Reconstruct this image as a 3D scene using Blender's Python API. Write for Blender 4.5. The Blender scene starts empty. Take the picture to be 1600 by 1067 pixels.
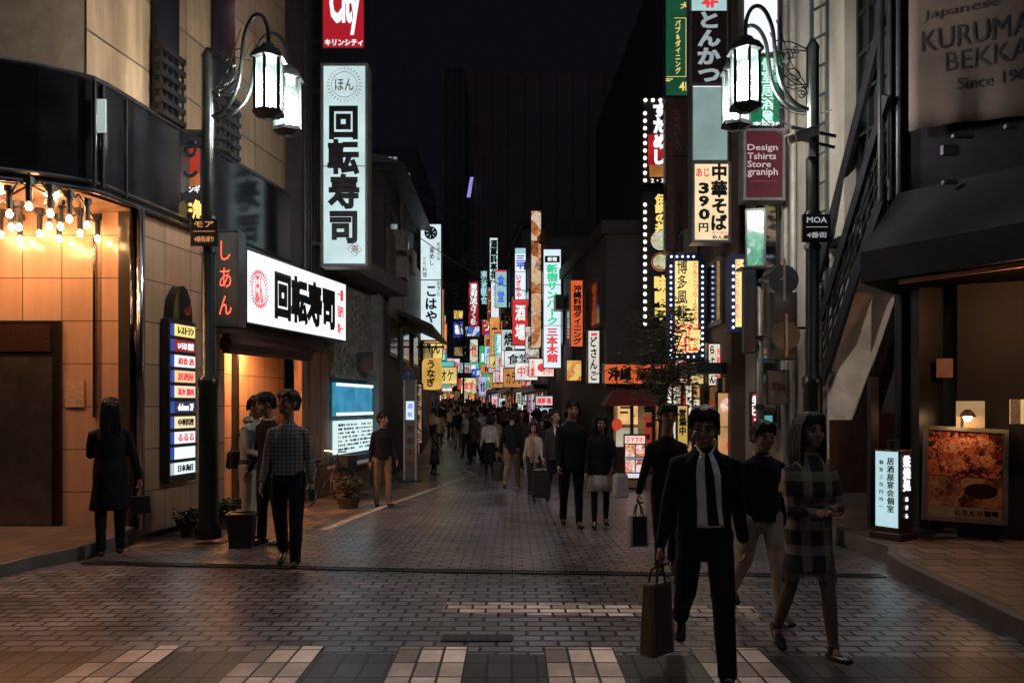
import bpy, bmesh, math, random
from mathutils import Vector, Matrix, noise as mnoise
SC = bpy.context.scene
COL = SC.collection
R = math.radians
rnd = random.Random(11)

# ------------------------------------------------------------------ camera, sky, light, exposure
FPX, HOR, EYE = 1250.0, 632.0, 1.66          # focal length in photo pixels, horizon row, eye height
cam_data = bpy.data.cameras.new('camera'); cam = bpy.data.objects.new('camera', cam_data); COL.objects.link(cam)
cam.location = (0, 0, EYE); cam.rotation_euler = (R(90), 0, 0)
cam_data.sensor_width = 36; cam_data.lens = 36 * FPX / 1600
cam_data.shift_y = (HOR - 533.5) / 1600
cam_data.clip_start = .05; cam_data.clip_end = 2000
SC.camera = cam

world = bpy.data.worlds.new('World'); SC.world = world; world.use_nodes = True
wn = world.node_tree; bg = wn.nodes['Background']
sky = wn.nodes.new('ShaderNodeTexSky'); sky.sky_type = 'NISHITA'; sky.sun_disc = False
sky.sun_elevation = R(-4.0); sky.sun_rotation = R(200)
mixc = wn.nodes.new('ShaderNodeMix'); mixc.data_type = 'RGBA'; mixc.inputs[0].default_value = .97
wn.links.new(sky.outputs[0], mixc.inputs[6])
mixc.inputs[7].default_value = (.045, .042, .075, 1)           # city-lit night sky
wn.links.new(mixc.outputs[2], bg.inputs[0]); bg.inputs[1].default_value = .055

sun_d = bpy.data.lights.new('sun', 'SUN'); sun = bpy.data.objects.new('sun', sun_d); COL.objects.link(sun)
sun_d.energy = .15; sun_d.angle = R(50); sun_d.color = (.85, .90, 1)   # soft glow of the lit city overhead
sun.rotation_euler = (R(26), R(8), 0)
SC.view_settings.view_transform = 'Standard'; SC.view_settings.look = 'None'
SC.view_settings.gamma = 1; SC.view_settings.exposure = .65
SC.render.engine = 'CYCLES'
SC.cycles.use_denoising = True; SC.cycles.sample_clamp_indirect = 3; SC.cycles.max_bounces = 6
SC.cycles.use_adaptive_sampling = True; SC.cycles.caustics_reflective = False; SC.cycles.caustics_refractive = False

def W(px, py, Y):
    """photo pixel seen at distance Y -> place in the street"""
    return Vector(((px - 800) / FPX * Y, Y, EYE - (py - HOR) / FPX * Y))

GZ = [(0, 0), (8, 0), (11, -.10), (14.5, -.20), (22, -.25), (32, -.20), (45, 0), (62, .30), (90, .85), (130, 1.3), (4000, 1.3)]
def gz(Y):
    for (a, za), (b, zb) in zip(GZ, GZ[1:]):
        if Y <= b:
            t = max(0, (Y - a) / (b - a)); return za + (zb - za) * t
    return 0
def ground_at(px, py, lift=0):
    Y = 8.0
    for _ in range(60): Y = .5 * Y + .5 * (EYE - gz(Y) - lift) * FPX / (py - HOR)
    return Vector(((px - 800) / FPX * Y, Y, gz(Y) + lift))

# ------------------------------------------------------------------ materials
MATS = {}
def _new(name):
    m = bpy.data.materials.new(name); m.use_nodes = True
    nt = m.node_tree; return m, nt, nt.nodes['Principled BSDF']
def _co(nt, scale=(1, 1, 1), kind='Object'):
    tc = nt.nodes.new('ShaderNodeTexCoord'); mp = nt.nodes.new('ShaderNodeMapping')
    mp.inputs['Scale'].default_value = scale; nt.links.new(tc.outputs[kind], mp.inputs[0]); return mp.outputs[0]
def mat(name, c, rough=.6, metal=0, var=.25, vs=6, bump=0, bs=40, spec=.5, stretch=(1, 1, 1)):
    """painted / cloth / stone surface with blotchy wear and, when asked, a fine bump"""
    if name in MATS: return MATS[name]
    m, nt, b = _new(name); MATS[name] = m
    b.inputs['Roughness'].default_value = rough; b.inputs['Metallic'].default_value = metal
    b.inputs['Specular IOR Level'].default_value = spec
    v = _co(nt, stretch)
    n = nt.nodes.new('ShaderNodeTexNoise'); n.inputs['Scale'].default_value = vs; n.inputs['Detail'].default_value = 6
    nt.links.new(v, n.inputs[0])
    r = nt.nodes.new('ShaderNodeValToRGB'); r.color_ramp.elements[0].position = .3; r.color_ramp.elements[1].position = .7
    lo, hi = 1 - var, 1 + var * .6
    r.color_ramp.elements[0].color = (c[0] * lo, c[1] * lo, c[2] * lo, 1); r.color_ramp.elements[1].color = (min(1, c[0] * hi), min(1, c[1] * hi), min(1, c[2] * hi), 1)
    nt.links.new(n.outputs[0], r.inputs[0]); nt.links.new(r.outputs[0], b.inputs['Base Color'])
    if bump:
        n2 = nt.nodes.new('ShaderNodeTexNoise'); n2.inputs['Scale'].default_value = bs; n2.inputs['Detail'].default_value = 3
        nt.links.new(v, n2.inputs[0]); bp = nt.nodes.new('ShaderNodeBump'); bp.inputs['Strength'].default_value = bump; bp.inputs['Distance'].default_value = .02
        nt.links.new(n2.outputs[0], bp.inputs['Height']); nt.links.new(bp.outputs[0], b.inputs['Normal'])
    return m
def glow(c, e=1.0, var=.12, key='lit'):
    """a surface that gives off light: sign panels, lamp glass, lit letters"""
    if e < 2: e *= .80
    k = (key, tuple(round(x, 3) for x in c), round(e, 3), var)
    if k in MATS: return MATS[k]
    m, nt, b = _new('lit_panel'); MATS[k] = m
    b.inputs['Base Color'].default_value = (c[0] * .3, c[1] * .3, c[2] * .3, 1); b.inputs['Roughness'].default_value = .3
    b.inputs['Emission Strength'].default_value = e
    if var:
        v = _co(nt); n = nt.nodes.new('ShaderNodeTexNoise'); n.inputs['Scale'].default_value = 2.3; n.inputs['Detail'].default_value = 4
        nt.links.new(v, n.inputs[0])
        r = nt.nodes.new('ShaderNodeValToRGB'); r.color_ramp.elements[0].position = .25; r.color_ramp.elements[1].position = .7
        lo = 1 - var * 2
        r.color_ramp.elements[0].color = (c[0] * lo, c[1] * lo, c[2] * lo, 1); r.color_ramp.elements[1].color = (*c, 1)
        nt.links.new(n.outputs[0], r.inputs[0]); nt.links.new(r.outputs[0], b.inputs['Emission Color'])
    else: b.inputs['Emission Color'].default_value = (*c, 1)
    return m
def photo_print(key, cols, e=.6, scale=9, emissive=True):
    """a printed food picture: cells of several colours"""
    e *= .7
    if key in MATS: return MATS[key]
    m, nt, b = _new('food_print'); MATS[key] = m
    v = _co(nt)
    n0 = nt.nodes.new('ShaderNodeTexNoise'); n0.inputs['Scale'].default_value = scale * .7; n0.inputs['Detail'].default_value = 3; nt.links.new(v, n0.inputs[0])
    mx = nt.nodes.new('ShaderNodeMix'); mx.data_type = 'RGBA'; mx.inputs[0].default_value = .22
    nt.links.new(v, mx.inputs[6]); nt.links.new(n0.outputs[1], mx.inputs[7])
    vo = nt.nodes.new('ShaderNodeTexVoronoi'); vo.inputs['Scale'].default_value = scale; nt.links.new(mx.outputs[2], vo.inputs[0])
    sep = nt.nodes.new('ShaderNodeSeparateColor'); nt.links.new(vo.outputs['Color'], sep.inputs[0])
    n = nt.nodes.new('ShaderNodeTexNoise'); n.inputs['Scale'].default_value = scale * 2.2; n.inputs['Detail'].default_value = 5; nt.links.new(v, n.inputs[0])
    ad = nt.nodes.new('ShaderNodeMath'); ad.operation = 'MULTIPLY_ADD'; ad.inputs[1].default_value = .9; ad.inputs[2].default_value = -.45
    nt.links.new(n.outputs[0], ad.inputs[0])
    a2 = nt.nodes.new('ShaderNodeMath'); a2.operation = 'ADD'; nt.links.new(ad.outputs[0], a2.inputs[0]); nt.links.new(sep.outputs[0], a2.inputs[1])
    r = nt.nodes.new('ShaderNodeValToRGB')
    el = r.color_ramp.elements
    while len(el) < len(cols): el.new(.5)
    for i, c in enumerate(cols): el[i].position = i / (len(cols) - 1); el[i].color = (*c, 1)
    nt.links.new(a2.outputs[0], r.inputs[0])
    if emissive:
        b.inputs['Base Color'].default_value = (.02, .02, .02, 1)
        nt.links.new(r.outputs[0], b.inputs['Emission Color']); b.inputs['Emission Strength'].default_value = e
    else: nt.links.new(r.outputs[0], b.inputs['Base Color'])
    b.inputs['Roughness'].default_value = .25
    return m
FOOD = [(.01, .008, .008), (.35, .06, .02), (.75, .3, .1), (.9, .75, .5), (.5, .08, .03)]
def tiles(name, c, w, h, mortar=(.02, .018, .016), rough=.25, msize=.006, off=0.0, var=.12, bump=.4, axes='xz', ms=.1, spec=.5, rvar=.12):
    """tiled or bricked surface from the Brick texture, laid out in the thing's own space"""
    if name in MATS: return MATS[name]
    m, nt, b = _new(name); MATS[name] = m
    tc = nt.nodes.new('ShaderNodeTexCoord'); sp = nt.nodes.new('ShaderNodeSeparateXYZ'); nt.links.new(tc.outputs['Object'], sp.inputs[0])
    cb = nt.nodes.new('ShaderNodeCombineXYZ')
    nt.links.new(sp.outputs['XYZ'.index(axes[0].upper())], cb.inputs[0]); nt.links.new(sp.outputs['XYZ'.index(axes[1].upper())], cb.inputs[1])
    br = nt.nodes.new('ShaderNodeTexBrick'); br.inputs['Scale'].default_value = 1; br.inputs['Brick Width'].default_value = w; br.inputs['Row Height'].default_value = h
    br.inputs['Mortar Size'].default_value = msize; br.inputs['Mortar Smooth'].default_value = ms; br.offset = off; br.inputs['Bias'].default_value = 0
    wob = nt.nodes.new('ShaderNodeTexNoise'); wob.inputs['Scale'].default_value = 3; nt.links.new(cb.outputs[0], wob.inputs[0])
    wm = nt.nodes.new('ShaderNodeMix'); wm.data_type = 'RGBA'; wm.blend_type = 'LINEAR_LIGHT'; wm.inputs[0].default_value = msize * .5 if off else 0
    nt.links.new(cb.outputs[0], wm.inputs[6]); nt.links.new(wob.outputs[1], wm.inputs[7]); nt.links.new(wm.outputs[2], br.inputs[0])
    lo, hi = 1 - var * 1.6, 1 + var
    br.inputs['Color1'].default_value = (c[0] * lo, c[1] * lo, c[2] * lo, 1); br.inputs['Color2'].default_value = (c[0] * hi, c[1] * hi, c[2] * hi, 1); br.inputs['Mortar'].default_value = (*mortar, 1)
    n = nt.nodes.new('ShaderNodeTexNoise'); n.inputs['Scale'].default_value = 1.3; n.inputs['Detail'].default_value = 7; n.inputs['Roughness'].default_value = .65; nt.links.new(cb.outputs[0], n.inputs[0])
    rp = nt.nodes.new('ShaderNodeMapRange'); rp.inputs[1].default_value = .25; rp.inputs[2].default_value = .75; rp.inputs[3].default_value = 1 - var * 1.5; rp.inputs[4].default_value = 1 + var * 1.2
    nt.links.new(n.outputs[0], rp.inputs[0])
    mu = nt.nodes.new('ShaderNodeMix'); mu.data_type = 'RGBA'; mu.blend_type = 'MULTIPLY'; mu.inputs[0].default_value = 1
    nt.links.new(br.outputs[0], mu.inputs[6]); nt.links.new(rp.outputs[0], mu.inputs[7]); nt.links.new(mu.outputs[2], b.inputs['Base Color'])
    if axes == 'xz':                                   # rain streaks down upright walls
        sm = nt.nodes.new('ShaderNodeMapping'); sm.inputs['Scale'].default_value = (5, .35, 1); nt.links.new(cb.outputs[0], sm.inputs[0])
        sn = nt.nodes.new('ShaderNodeTexNoise'); sn.inputs['Scale'].default_value = 1.6; sn.inputs['Detail'].default_value = 5; nt.links.new(sm.outputs[0], sn.inputs[0])
        sr = nt.nodes.new('ShaderNodeMapRange'); sr.inputs[1].default_value = .35; sr.inputs[2].default_value = .6; sr.inputs[3].default_value = .70 if rough > .3 else .93; sr.inputs[4].default_value = 1.05; nt.links.new(sn.outputs[0], sr.inputs[0])
        m2 = nt.nodes.new('ShaderNodeMix'); m2.data_type = 'RGBA'; m2.blend_type = 'MULTIPLY'; m2.inputs[0].default_value = 1; nt.links.new(mu.outputs[2], m2.inputs[6]); nt.links.new(sr.outputs[0], m2.inputs[7]); nt.links.new(m2.outputs[2], b.inputs['Base Color'])
    else:                                              # gum spots and stains on the ground
        gv = nt.nodes.new('ShaderNodeTexVoronoi'); gv.inputs['Scale'].default_value = 1.7; nt.links.new(cb.outputs[0], gv.inputs[0])
        gr = nt.nodes.new('ShaderNodeMapRange'); gr.inputs[1].default_value = .035; gr.inputs[2].default_value = .06; gr.inputs[3].default_value = .45; gr.inputs[4].default_value = 1; nt.links.new(gv.outputs['Distance'], gr.inputs[0])
        st = nt.nodes.new('ShaderNodeTexNoise'); st.inputs['Scale'].default_value = .55; st.inputs['Detail'].default_value = 8; st.inputs['Roughness'].default_value = .7; nt.links.new(cb.outputs[0], st.inputs[0])
        sr = nt.nodes.new('ShaderNodeMapRange'); sr.inputs[1].default_value = .42; sr.inputs[2].default_value = .6; sr.inputs[3].default_value = .62; sr.inputs[4].default_value = 1.12; nt.links.new(st.outputs[0], sr.inputs[0])
        pm = nt.nodes.new('ShaderNodeMath'); pm.operation = 'MULTIPLY'; nt.links.new(gr.outputs[0], pm.inputs[0]); nt.links.new(sr.outputs[0], pm.inputs[1])
        m2 = nt.nodes.new('ShaderNodeMix'); m2.data_type = 'RGBA'; m2.blend_type = 'MULTIPLY'; m2.inputs[0].default_value = 1; nt.links.new(mu.outputs[2], m2.inputs[6]); nt.links.new(pm.outputs[0], m2.inputs[7]); nt.links.new(m2.outputs[2], b.inputs['Base Color'])
    rr = nt.nodes.new('ShaderNodeMapRange'); rr.inputs[3].default_value = rough - rvar; rr.inputs[4].default_value = rough + rvar; nt.links.new(n.outputs[0], rr.inputs[0]); nt.links.new(rr.outputs[0], b.inputs['Roughness'])
    b.inputs['Specular IOR Level'].default_value = spec
    fine = nt.nodes.new('ShaderNodeTexNoise'); fine.inputs['Scale'].default_value = 60; nt.links.new(cb.outputs[0], fine.inputs[0])
    hm = nt.nodes.new('ShaderNodeMath'); hm.operation = 'MULTIPLY_ADD'; hm.inputs[1].default_value = -1; nt.links.new(br.outputs['Fac'], hm.inputs[0])
    fs = nt.nodes.new('ShaderNodeMath'); fs.operation = 'MULTIPLY'; fs.inputs[1].default_value = .15; nt.links.new(fine.outputs[0], fs.inputs[0]); nt.links.new(fs.outputs[0], hm.inputs[2])
    bp = nt.nodes.new('ShaderNodeBump'); bp.inputs['Strength'].default_value = bump; bp.inputs['Distance'].default_value = .012
    nt.links.new(hm.outputs[0], bp.inputs['Height']); nt.links.new(bp.outputs[0], b.inputs['Normal'])
    return m
BLACK = mat('black_paint', (.022, .024, .03), .4)
DARK = mat('dark_metal', (.035, .038, .045), .35, .3)
INK = mat('sign_ink', (.006, .007, .012), .5)
CHROME = mat('chrome', (.5, .5, .52), .18, 1)
GREY = mat('grey_metal', (.22, .23, .25), .4, .6)
CONC = mat('concrete', (.34, .33, .31), .8, bump=.3)
NAVY = mat('dark_wall', (.13, .12, .13), .7, vs=.8, bump=.15, bs=12)

# ------------------------------------------------------------------ mesh builder
class MB:
    def __init__(s): s.v = []; s.f = []
    def add(s, vs, fs, M=None):
        o = len(s.v)
        s.v += [tuple(M @ Vector(v)) if M else tuple(v) for v in vs]; s.f += [tuple(i + o for i in f) for f in fs]; return s
    def box(s, c, d, rot=None):
        x, y, z = d[0] / 2, d[1] / 2, d[2] / 2
        M = Matrix.Translation(c) @ (rot.to_4x4() if rot else Matrix())
        return s.add([(a, b, e) for a in (-x, x) for b in (-y, y) for e in (-z, z)], [(0, 1, 3, 2), (4, 6, 7, 5), (0, 4, 5, 1), (2, 3, 7, 6), (0, 2, 6, 4), (1, 5, 7, 3)], M)
    def bar(s, a, b, w, d=None, up=(0, 0, 1)):
        a, b = Vector(a), Vector(b); t = (b - a); L = t.length
        if L < 1e-6: return s
        t.normalize(); u = Vector(up)
        if abs(t.dot(u)) > .95: u = Vector((0, 1, 0))
        x = t.cross(u).normalized(); y = x.cross(t).normalized(); d = d or w
        M = Matrix((x, y, t)).transposed().to_4x4(); M.translation = (a + b) / 2
        return s.add([(p * w / 2, q * d / 2, r * L / 2) for p in (-1, 1) for q in (-1, 1) for r in (-1, 1)], [(0, 1, 3, 2), (4, 6, 7, 5), (0, 4, 5, 1), (2, 3, 7, 6), (0, 2, 6, 4), (1, 5, 7, 3)], M)
    def tube(s, pts, r, n=8, ref=None, cap=True):
        """tube along points; r a number or a list of numbers or (side, depth) pairs"""
        pts = [Vector(p) for p in pts]; k = len(pts); o = len(s.v)
        rs = r if isinstance(r, (list, tuple)) and len(r) == k else [r] * k
        prev = None
        for i, p in enumerate(pts):
            t = (pts[min(i + 1, k - 1)] - pts[max(i - 1, 0)])
            t = t.normalized() if t.length > 1e-9 else Vector((0, 0, 1))
            u = Vector(ref) if ref else (prev if prev else (Vector((1, 0, 0)) if abs(t.x) < .9 else Vector((0, 1, 0))))
            u = u - t * u.dot(t)
            if u.length < 1e-4: u = Vector((0, 1, 0)) - t * t.y
            u.normalize(); prev = u.copy(); w = t.cross(u)
            a, b = rs[i] if isinstance(rs[i], (list, tuple)) else (rs[i], rs[i])
            for j in range(n):
                q = 2 * math.pi * j / n; s.v.append(tuple(p + u * (a * math.cos(q)) + w * (b * math.sin(q))))
        for i in range(k - 1):
            for j in range(n):
                s.f.append((o + i * n + j, o + i * n + (j + 1) % n, o + (i + 1) * n + (j + 1) % n, o + (i + 1) * n + j))
        if cap:
            s.f.append(tuple(o + j for j in reversed(range(n)))); s.f.append(tuple(o + (k - 1) * n + j for j in range(n)))
        return s
    def limb(s, pts, r, n=10, ref=None):
        """tube with rounded ends, for bodies"""
        pts = [Vector(p) for p in pts]; k = len(pts); rs = [x if isinstance(x, (list, tuple)) else (x, x) for x in r]
        t0 = (pts[0] - pts[1]).normalized(); t1 = (pts[-1] - pts[-2]).normalized()
        P, Q = [], []
        for f, h in ((.25, .92), (.7, .62)): P.append(pts[0] + t0 * (min(rs[0]) * h)); Q.append((rs[0][0] * f, rs[0][1] * f))
        P += pts; Q += rs
        for f, h in ((.7, .62), (.25, .92)): P.append(pts[-1] + t1 * (min(rs[-1]) * h)); Q.append((rs[-1][0] * f, rs[-1][1] * f))
        return s.tube(P, Q, n, ref)
    def ball(s, c, r, n=12, m=8, rot=None):
        r = r if isinstance(r, (list, tuple)) else (r, r, r); vs = []; fs = []
        for i in range(m + 1):
            a = math.pi * i / m
            for j in range(n):
                q = 2 * math.pi * j / n; vs.append((r[0] * math.sin(a) * math.cos(q), r[1] * math.sin(a) * math.sin(q), r[2] * math.cos(a)))
        for i in range(m):
            for j in range(n): fs.append((i * n + j, (i + 1) * n + j, (i + 1) * n + (j + 1) % n, i * n + (j + 1) % n))
        return s.add(vs, fs, Matrix.Translation(c) @ (rot.to_4x4() if rot else Matrix()))
    def lathe(s, prof, n=12, c=(0, 0, 0)):
        k = len(prof); o = len(s.v)
        for r, z in prof:
            for j in range(n):
                q = 2 * math.pi * (j + .5) / n; s.v.append((c[0] + r * math.cos(q), c[1] + r * math.sin(q), c[2] + z))
        for i in range(k - 1):
            for j in range(n): s.f.append((o + i * n + j, o + i * n + (j + 1) % n, o + (i + 1) * n + (j + 1) % n, o + (i + 1) * n + j))
        s.f.append(tuple(o + j for j in reversed(range(n)))); s.f.append(tuple(o + (k - 1) * n + j for j in range(n)))
        return s
    def prism(s, poly, z0, z1):
        n = len(poly); o = len(s.v)
        s.v += [(p[0], p[1], z0) for p in poly] + [(p[0], p[1], z1) for p in poly]
        s.f.append(tuple(o + i for i in reversed(range(n)))); s.f.append(tuple(o + n + i for i in range(n)))
        for i in range(n): s.f.append((o + i, o + (i + 1) % n, o + n + (i + 1) % n, o + n + i))
        return s
    def hull(s, bottom, top):
        """solid between two loops of the same length"""
        n = len(bottom); o = len(s.v); s.v += [tuple(p) for p in bottom] + [tuple(p) for p in top]
        s.f.append(tuple(o + i for i in reversed(range(n)))); s.f.append(tuple(o + n + i for i in range(n)))
        for i in range(n): s.f.append((o + i, o + (i + 1) % n, o + n + (i + 1) % n, o + n + i))
        return s
    def mesh(s, name, m=None, smooth=False):
        me = bpy.data.meshes.new(name); me.from_pydata(s.v, [], s.f)
        bm = bmesh.new(); bm.from_mesh(me); bmesh.ops.recalc_face_normals(bm, faces=bm.faces); bm.to_mesh(me); bm.free()
        if m: me.materials.append(m)
        if smooth: me.polygons.foreach_set('use_smooth', [True] * len(me.polygons))
        return me
    def build(s, name, m, parent=None, smooth=False, bevel=0):
        o = bpy.data.objects.new(name, s.mesh(name, m, smooth)); COL.objects.link(o)
        if parent: o.parent = parent
        if bevel:
            b = o.modifiers.new('bevel', 'BEVEL'); b.width = bevel; b.segments = 2; b.limit_method = 'ANGLE'
        return o
def tag(o, label, cat, group=None, kind=None):
    o['label'] = label; o['category'] = cat
    if group: o['group'] = group
    return o
def thing(name, label, cat, loc=(0, 0, 0), yaw=0, group=None):
    o = bpy.data.objects.new(name, None); COL.objects.link(o); o.location = loc; o.rotation_euler = (0, 0, yaw)
    o.empty_display_size = .1
    return tag(o, label, cat, group)
def struct(o, kind='structure'): o['kind'] = kind; return o
def copy_tree(o, parent=None, kids=True):
    c = o.copy(); COL.objects.link(c)
    if parent: c.parent = parent
    if kids:
        for ch in list(o.children): copy_tree(ch, c)
    return c

# ------------------------------------------------------------------ lettering
TMP = bpy.data.scenes.new('scratch')             # a scratch scene for turning text and limbs into meshes; removed at the end
def baked(o):
    TMP.collection.objects.link(o)
    with bpy.context.temp_override(scene=TMP, view_layer=TMP.view_layers[0]):
        dg = bpy.context.evaluated_depsgraph_get(); dg.update(); me = bpy.data.meshes.new_from_object(o.evaluated_get(dg))
    TMP.collection.objects.unlink(o); return me
_gl = {}
def glyph(text, bold):
    k = (text, bold)
    if k not in _gl:
        c = bpy.data.curves.new('lettering', 'FONT'); c.body = text; c.size = 1; c.resolution_u = 2
        c.extrude = .004; c.bevel_depth = bold; c.bevel_resolution = 0
        o = bpy.data.objects.new('lettering', c); me = baked(o)
        vs = [tuple(v.co) for v in me.vertices]; fs = [tuple(p.vertices) for p in me.polygons]
        bpy.data.objects.remove(o); bpy.data.curves.remove(c); bpy.data.meshes.remove(me)
        _gl[k] = (vs, fs)
    return _gl[k]
def put_text(mb, text, x0, z0, x1, z1, y, bold=.012, fit=True, jitter=0, rot=0):
    """lettering filling the box (x0,z0)-(x1,z1) on the plane y, read from -y"""
    vs, fs = glyph(text, bold)
    if not vs: return
    xs = [v[0] for v in vs]; zs = [v[1] for v in vs]
    w, h = max(xs) - min(xs) or 1, max(zs) - min(zs) or 1
    sx, sz = (x1 - x0) / w, (z1 - z0) / h
    if not fit: sx = sz = min(sx, sz)
    cx, cz = (x0 + x1) / 2, (z0 + z1) / 2; mx, mz = (max(xs) + min(xs)) / 2, (max(zs) + min(zs)) / 2
    ca, sa = math.cos(rot), math.sin(rot); out = []
    for v in vs:
        a, b = (v[0] - mx) * sx, (v[1] - mz) * sz
        out.append((cx + a * ca - b * sa, y - v[2] * .3, cz + a * sa + b * ca))
    mb.add(out, fs)
def put_column(mb, text, x, z_top, z_bot, w, y, bold=.02, tall=1.0):
    """vertical lettering, one character under the other"""
    n = len(text); cell = (z_top - z_bot) / n
    for i, ch in enumerate(text):
        if ch in ' 　': continue
        vs, fs = glyph(ch, bold)
        if not vs: continue
        s = min(w, cell / tall * 1.02); zc = z_top - cell * (i + .5)
        xs = [v[0] for v in vs]; zs = [v[1] for v in vs]; mx = (max(xs) + min(xs)) / 2
        mz = .37 if ord(ch) > 0x2000 else (max(zs) + min(zs)) / 2
        if ch == 'ー' or ch == '～': mb.add([(x + (v[1] - (max(zs) + min(zs)) / 2) * s, y - v[2] * .3, zc + (v[0] - mx) * s * min(1, cell / s)) for v in vs], fs)
        else: mb.add([(x + (v[0] - mx) * s, y - v[2] * .3, zc + (v[1] - mz) * min(s * tall, cell * 1.0)) for v in vs], fs)

# ------------------------------------------------------------------ ground
PAVE = tiles('paving_brick', (.235, .232, .255), .215, .125, (.010, .009, .010), .34, .014, .5, .24, 1.0, 'xy', .3, .8, .2)
YS = [-30, 0, 4, 8, 9, 10, 11, 12.5, 14.5, 18, 22, 27, 32, 38, 45, 53, 62, 75, 90, 110, 130, 200, 420, 900]
g = MB(); xs = [-500, -60, -20, -8, 0, 8, 20, 60, 500]
vs = [(x, y, gz(y)) for y in YS for x in xs]; n = len(xs)
g.add(vs, [(j * n + i, j * n + i + 1, (j + 1) * n + i + 1, (j + 1) * n + i) for j in range(len(YS) - 1) for i in range(n - 1)])
struct(g.build('street_paving', PAVE))
def sheet(name, pts, m, lift, step=None):
    """flat sheet following the street's profile; pts is a list of (left, right) pairs of plan points"""
    b = MB(); v = []
    for (a, c) in pts: v += [(a[0], a[1], gz(a[1]) + lift), (c[0], c[1], gz(c[1]) + lift)]
    b.add(v, [(2 * i, 2 * i + 1, 2 * i + 3, 2 * i + 2) for i in range(len(pts) - 1)])
    return struct(b.build(name, m))
SLAB = tiles('crossing_slab', (.065, .063, .072), .157, .27, (.008, .008, .009), .36, .010, .0, .25, .8, 'xy', .25, .5, .14)
SLABW = tiles('crossing_stripe_slab', (.86, .68, .58), .157, .27, (.03, .026, .025), .42, .010, .0, .38, .8, 'xy', .25, .5, .14)
BRICKW = tiles('white_brick', (.95, .80, .70), .215, .125, (.03, .026, .025), .45, .012, .5, .36, .8, 'xy', .25, .5, .14)
LINE = mat('worn_white_paint', (.42, .40, .37), .6, var=.55, vs=5)
sheet('crossing_paving', [((-9, 2.2), (7.5, 2.2)), ((-9, 5.47), (3.5, 5.25))], SLAB, .004)
for k in (-2, -1, 0, 1, 2):
    x = -.770 + .985 * k
    o = sheet('crossing_stripe', [((0, 2.2), (.471, 2.2)), ((0, 5.46 - .014 * x), (.471, 5.455 - .014 * x))], SLABW, .008); o.location.x = x
sheet('white_band', [((-.57, 6.36), (1.95, 6.22)), ((-.55, 6.72), (1.98, 6.58))], BRICKW, .004)
lp = [ground_at(*p) for p in ((505, 828), (560, 806), (620, 784), (680, 763), (722, 747), (744, 741), (722, 734), (688, 727), (655, 727))]
strip = []
for i, p in enumerate(lp):
    t = (lp[min(i + 1, len(lp) - 1)] - lp[max(i - 1, 0)]); t.z = 0; t.normalize(); nrm = Vector((t.y, -t.x, 0)) * .075
    strip.append(((p.x - nrm.x, p.y - nrm.y), (p.x + nrm.x, p.y + nrm.y)))
sheet('edge_line', strip, LINE, .004)
LANE = tiles('side_paving', (.22, .165, .14), .3, .3, (.015, .013, .012), .38, .014, .5, .25, .6, 'xy', .25, .5, .15)
sheet('side_path', [((-5.4, 9.6), (-3.35, 9.6)), ((-5.2, 11), (-2.95, 11)), ((-5, 14.5), (-2.2, 14.5)), ((-4.6, 21), (-1.2, 21)), ((-6, 32), (-2.4, 32))], LANE, .003)
d = MB(); dp = [(-4.5, 8.42), (-1.2, 8.02), (1.3, 7.83), (3.6, 7.75)]
for a, c in zip(dp, dp[1:]):
    L = math.dist(a, c); k = int(L / .03)
    for i in range(k):
        t = (i + .5) / k; d.box((a[0] + (c[0] - a[0]) * t, a[1] + (c[1] - a[1]) * t, gz(8) + .006), (.012, .10, .012))
    for o_ in (-.06, .06): d.bar((a[0], a[1] + o_, .005), (c[0], c[1] + o_, .005), .02, .014)
tag(d.build('drain_grate', mat('grate_iron', (.10, .10, .11), .35, .8)), 'narrow iron drain grate running across the brick street', 'drain')
m_ = MB(); m_.box((-.25, 5.68, .004), (.5, .16, .01))
for i in range(8): m_.box((-.25 + (i - 3.5) * .058, 5.68, .0095), (.035, .12, .004))
tag(m_.build('drain_cover', mat('cover_iron', (.012, .012, .013), .6)), 'dark rectangular drain cover set in the bricks before the crossing', 'drain cover')
KERB = mat('kerb_stone', (.13, .115, .105), .7, bump=.3, var=.35, vs=4)
STEP = tiles('step_tile', (.15, .11, .09), .3, .3, (.02, .017, .015), .5, .008, 0, .2, .5, 'xy')
def raised(name, poly, h, mt, me):
    b = MB(); b.prism(poly, -.05, h); o = b.build(name, me, bevel=.012); struct(o)
    c = Vector((sum(p[0] for p in poly) / len(poly), sum(p[1] for p in poly) / len(poly)))
    inn = [((c.x + (p[0] - c.x) * .965), (c.y + (p[1] - c.y) * .965)) for p in poly]
    q = MB(); q.add([(p[0], p[1], h + .004) for p in inn], [tuple(range(len(inn)))]); struct(q.build(name + '_paving', mt)); return o
raised('entrance_step', [(-12, 4.8), (-5.0, 5.6), (-4.95, 7.4), (-4.85, 8.1), (-4.68, 8.6), (-4.6, 9.2), (-4.74, 10.1), (-12, 10.1)], .13, STEP, KERB)
WALKR = tiles('pavement_tile', (.22, .145, .115), .3, .3, (.02, .016, .014), .42, .012, .5, .22, .5, 'xy')
raised('pavement', [(3.5, -2), (3.58, 5.6), (3.72, 7.6), (3.82, 8.15), (4.02, 8.55), (3.98, 9.1), (4.05, 12.5), (16, 12.5), (16, -2)], .15, WALKR, KERB)

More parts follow.
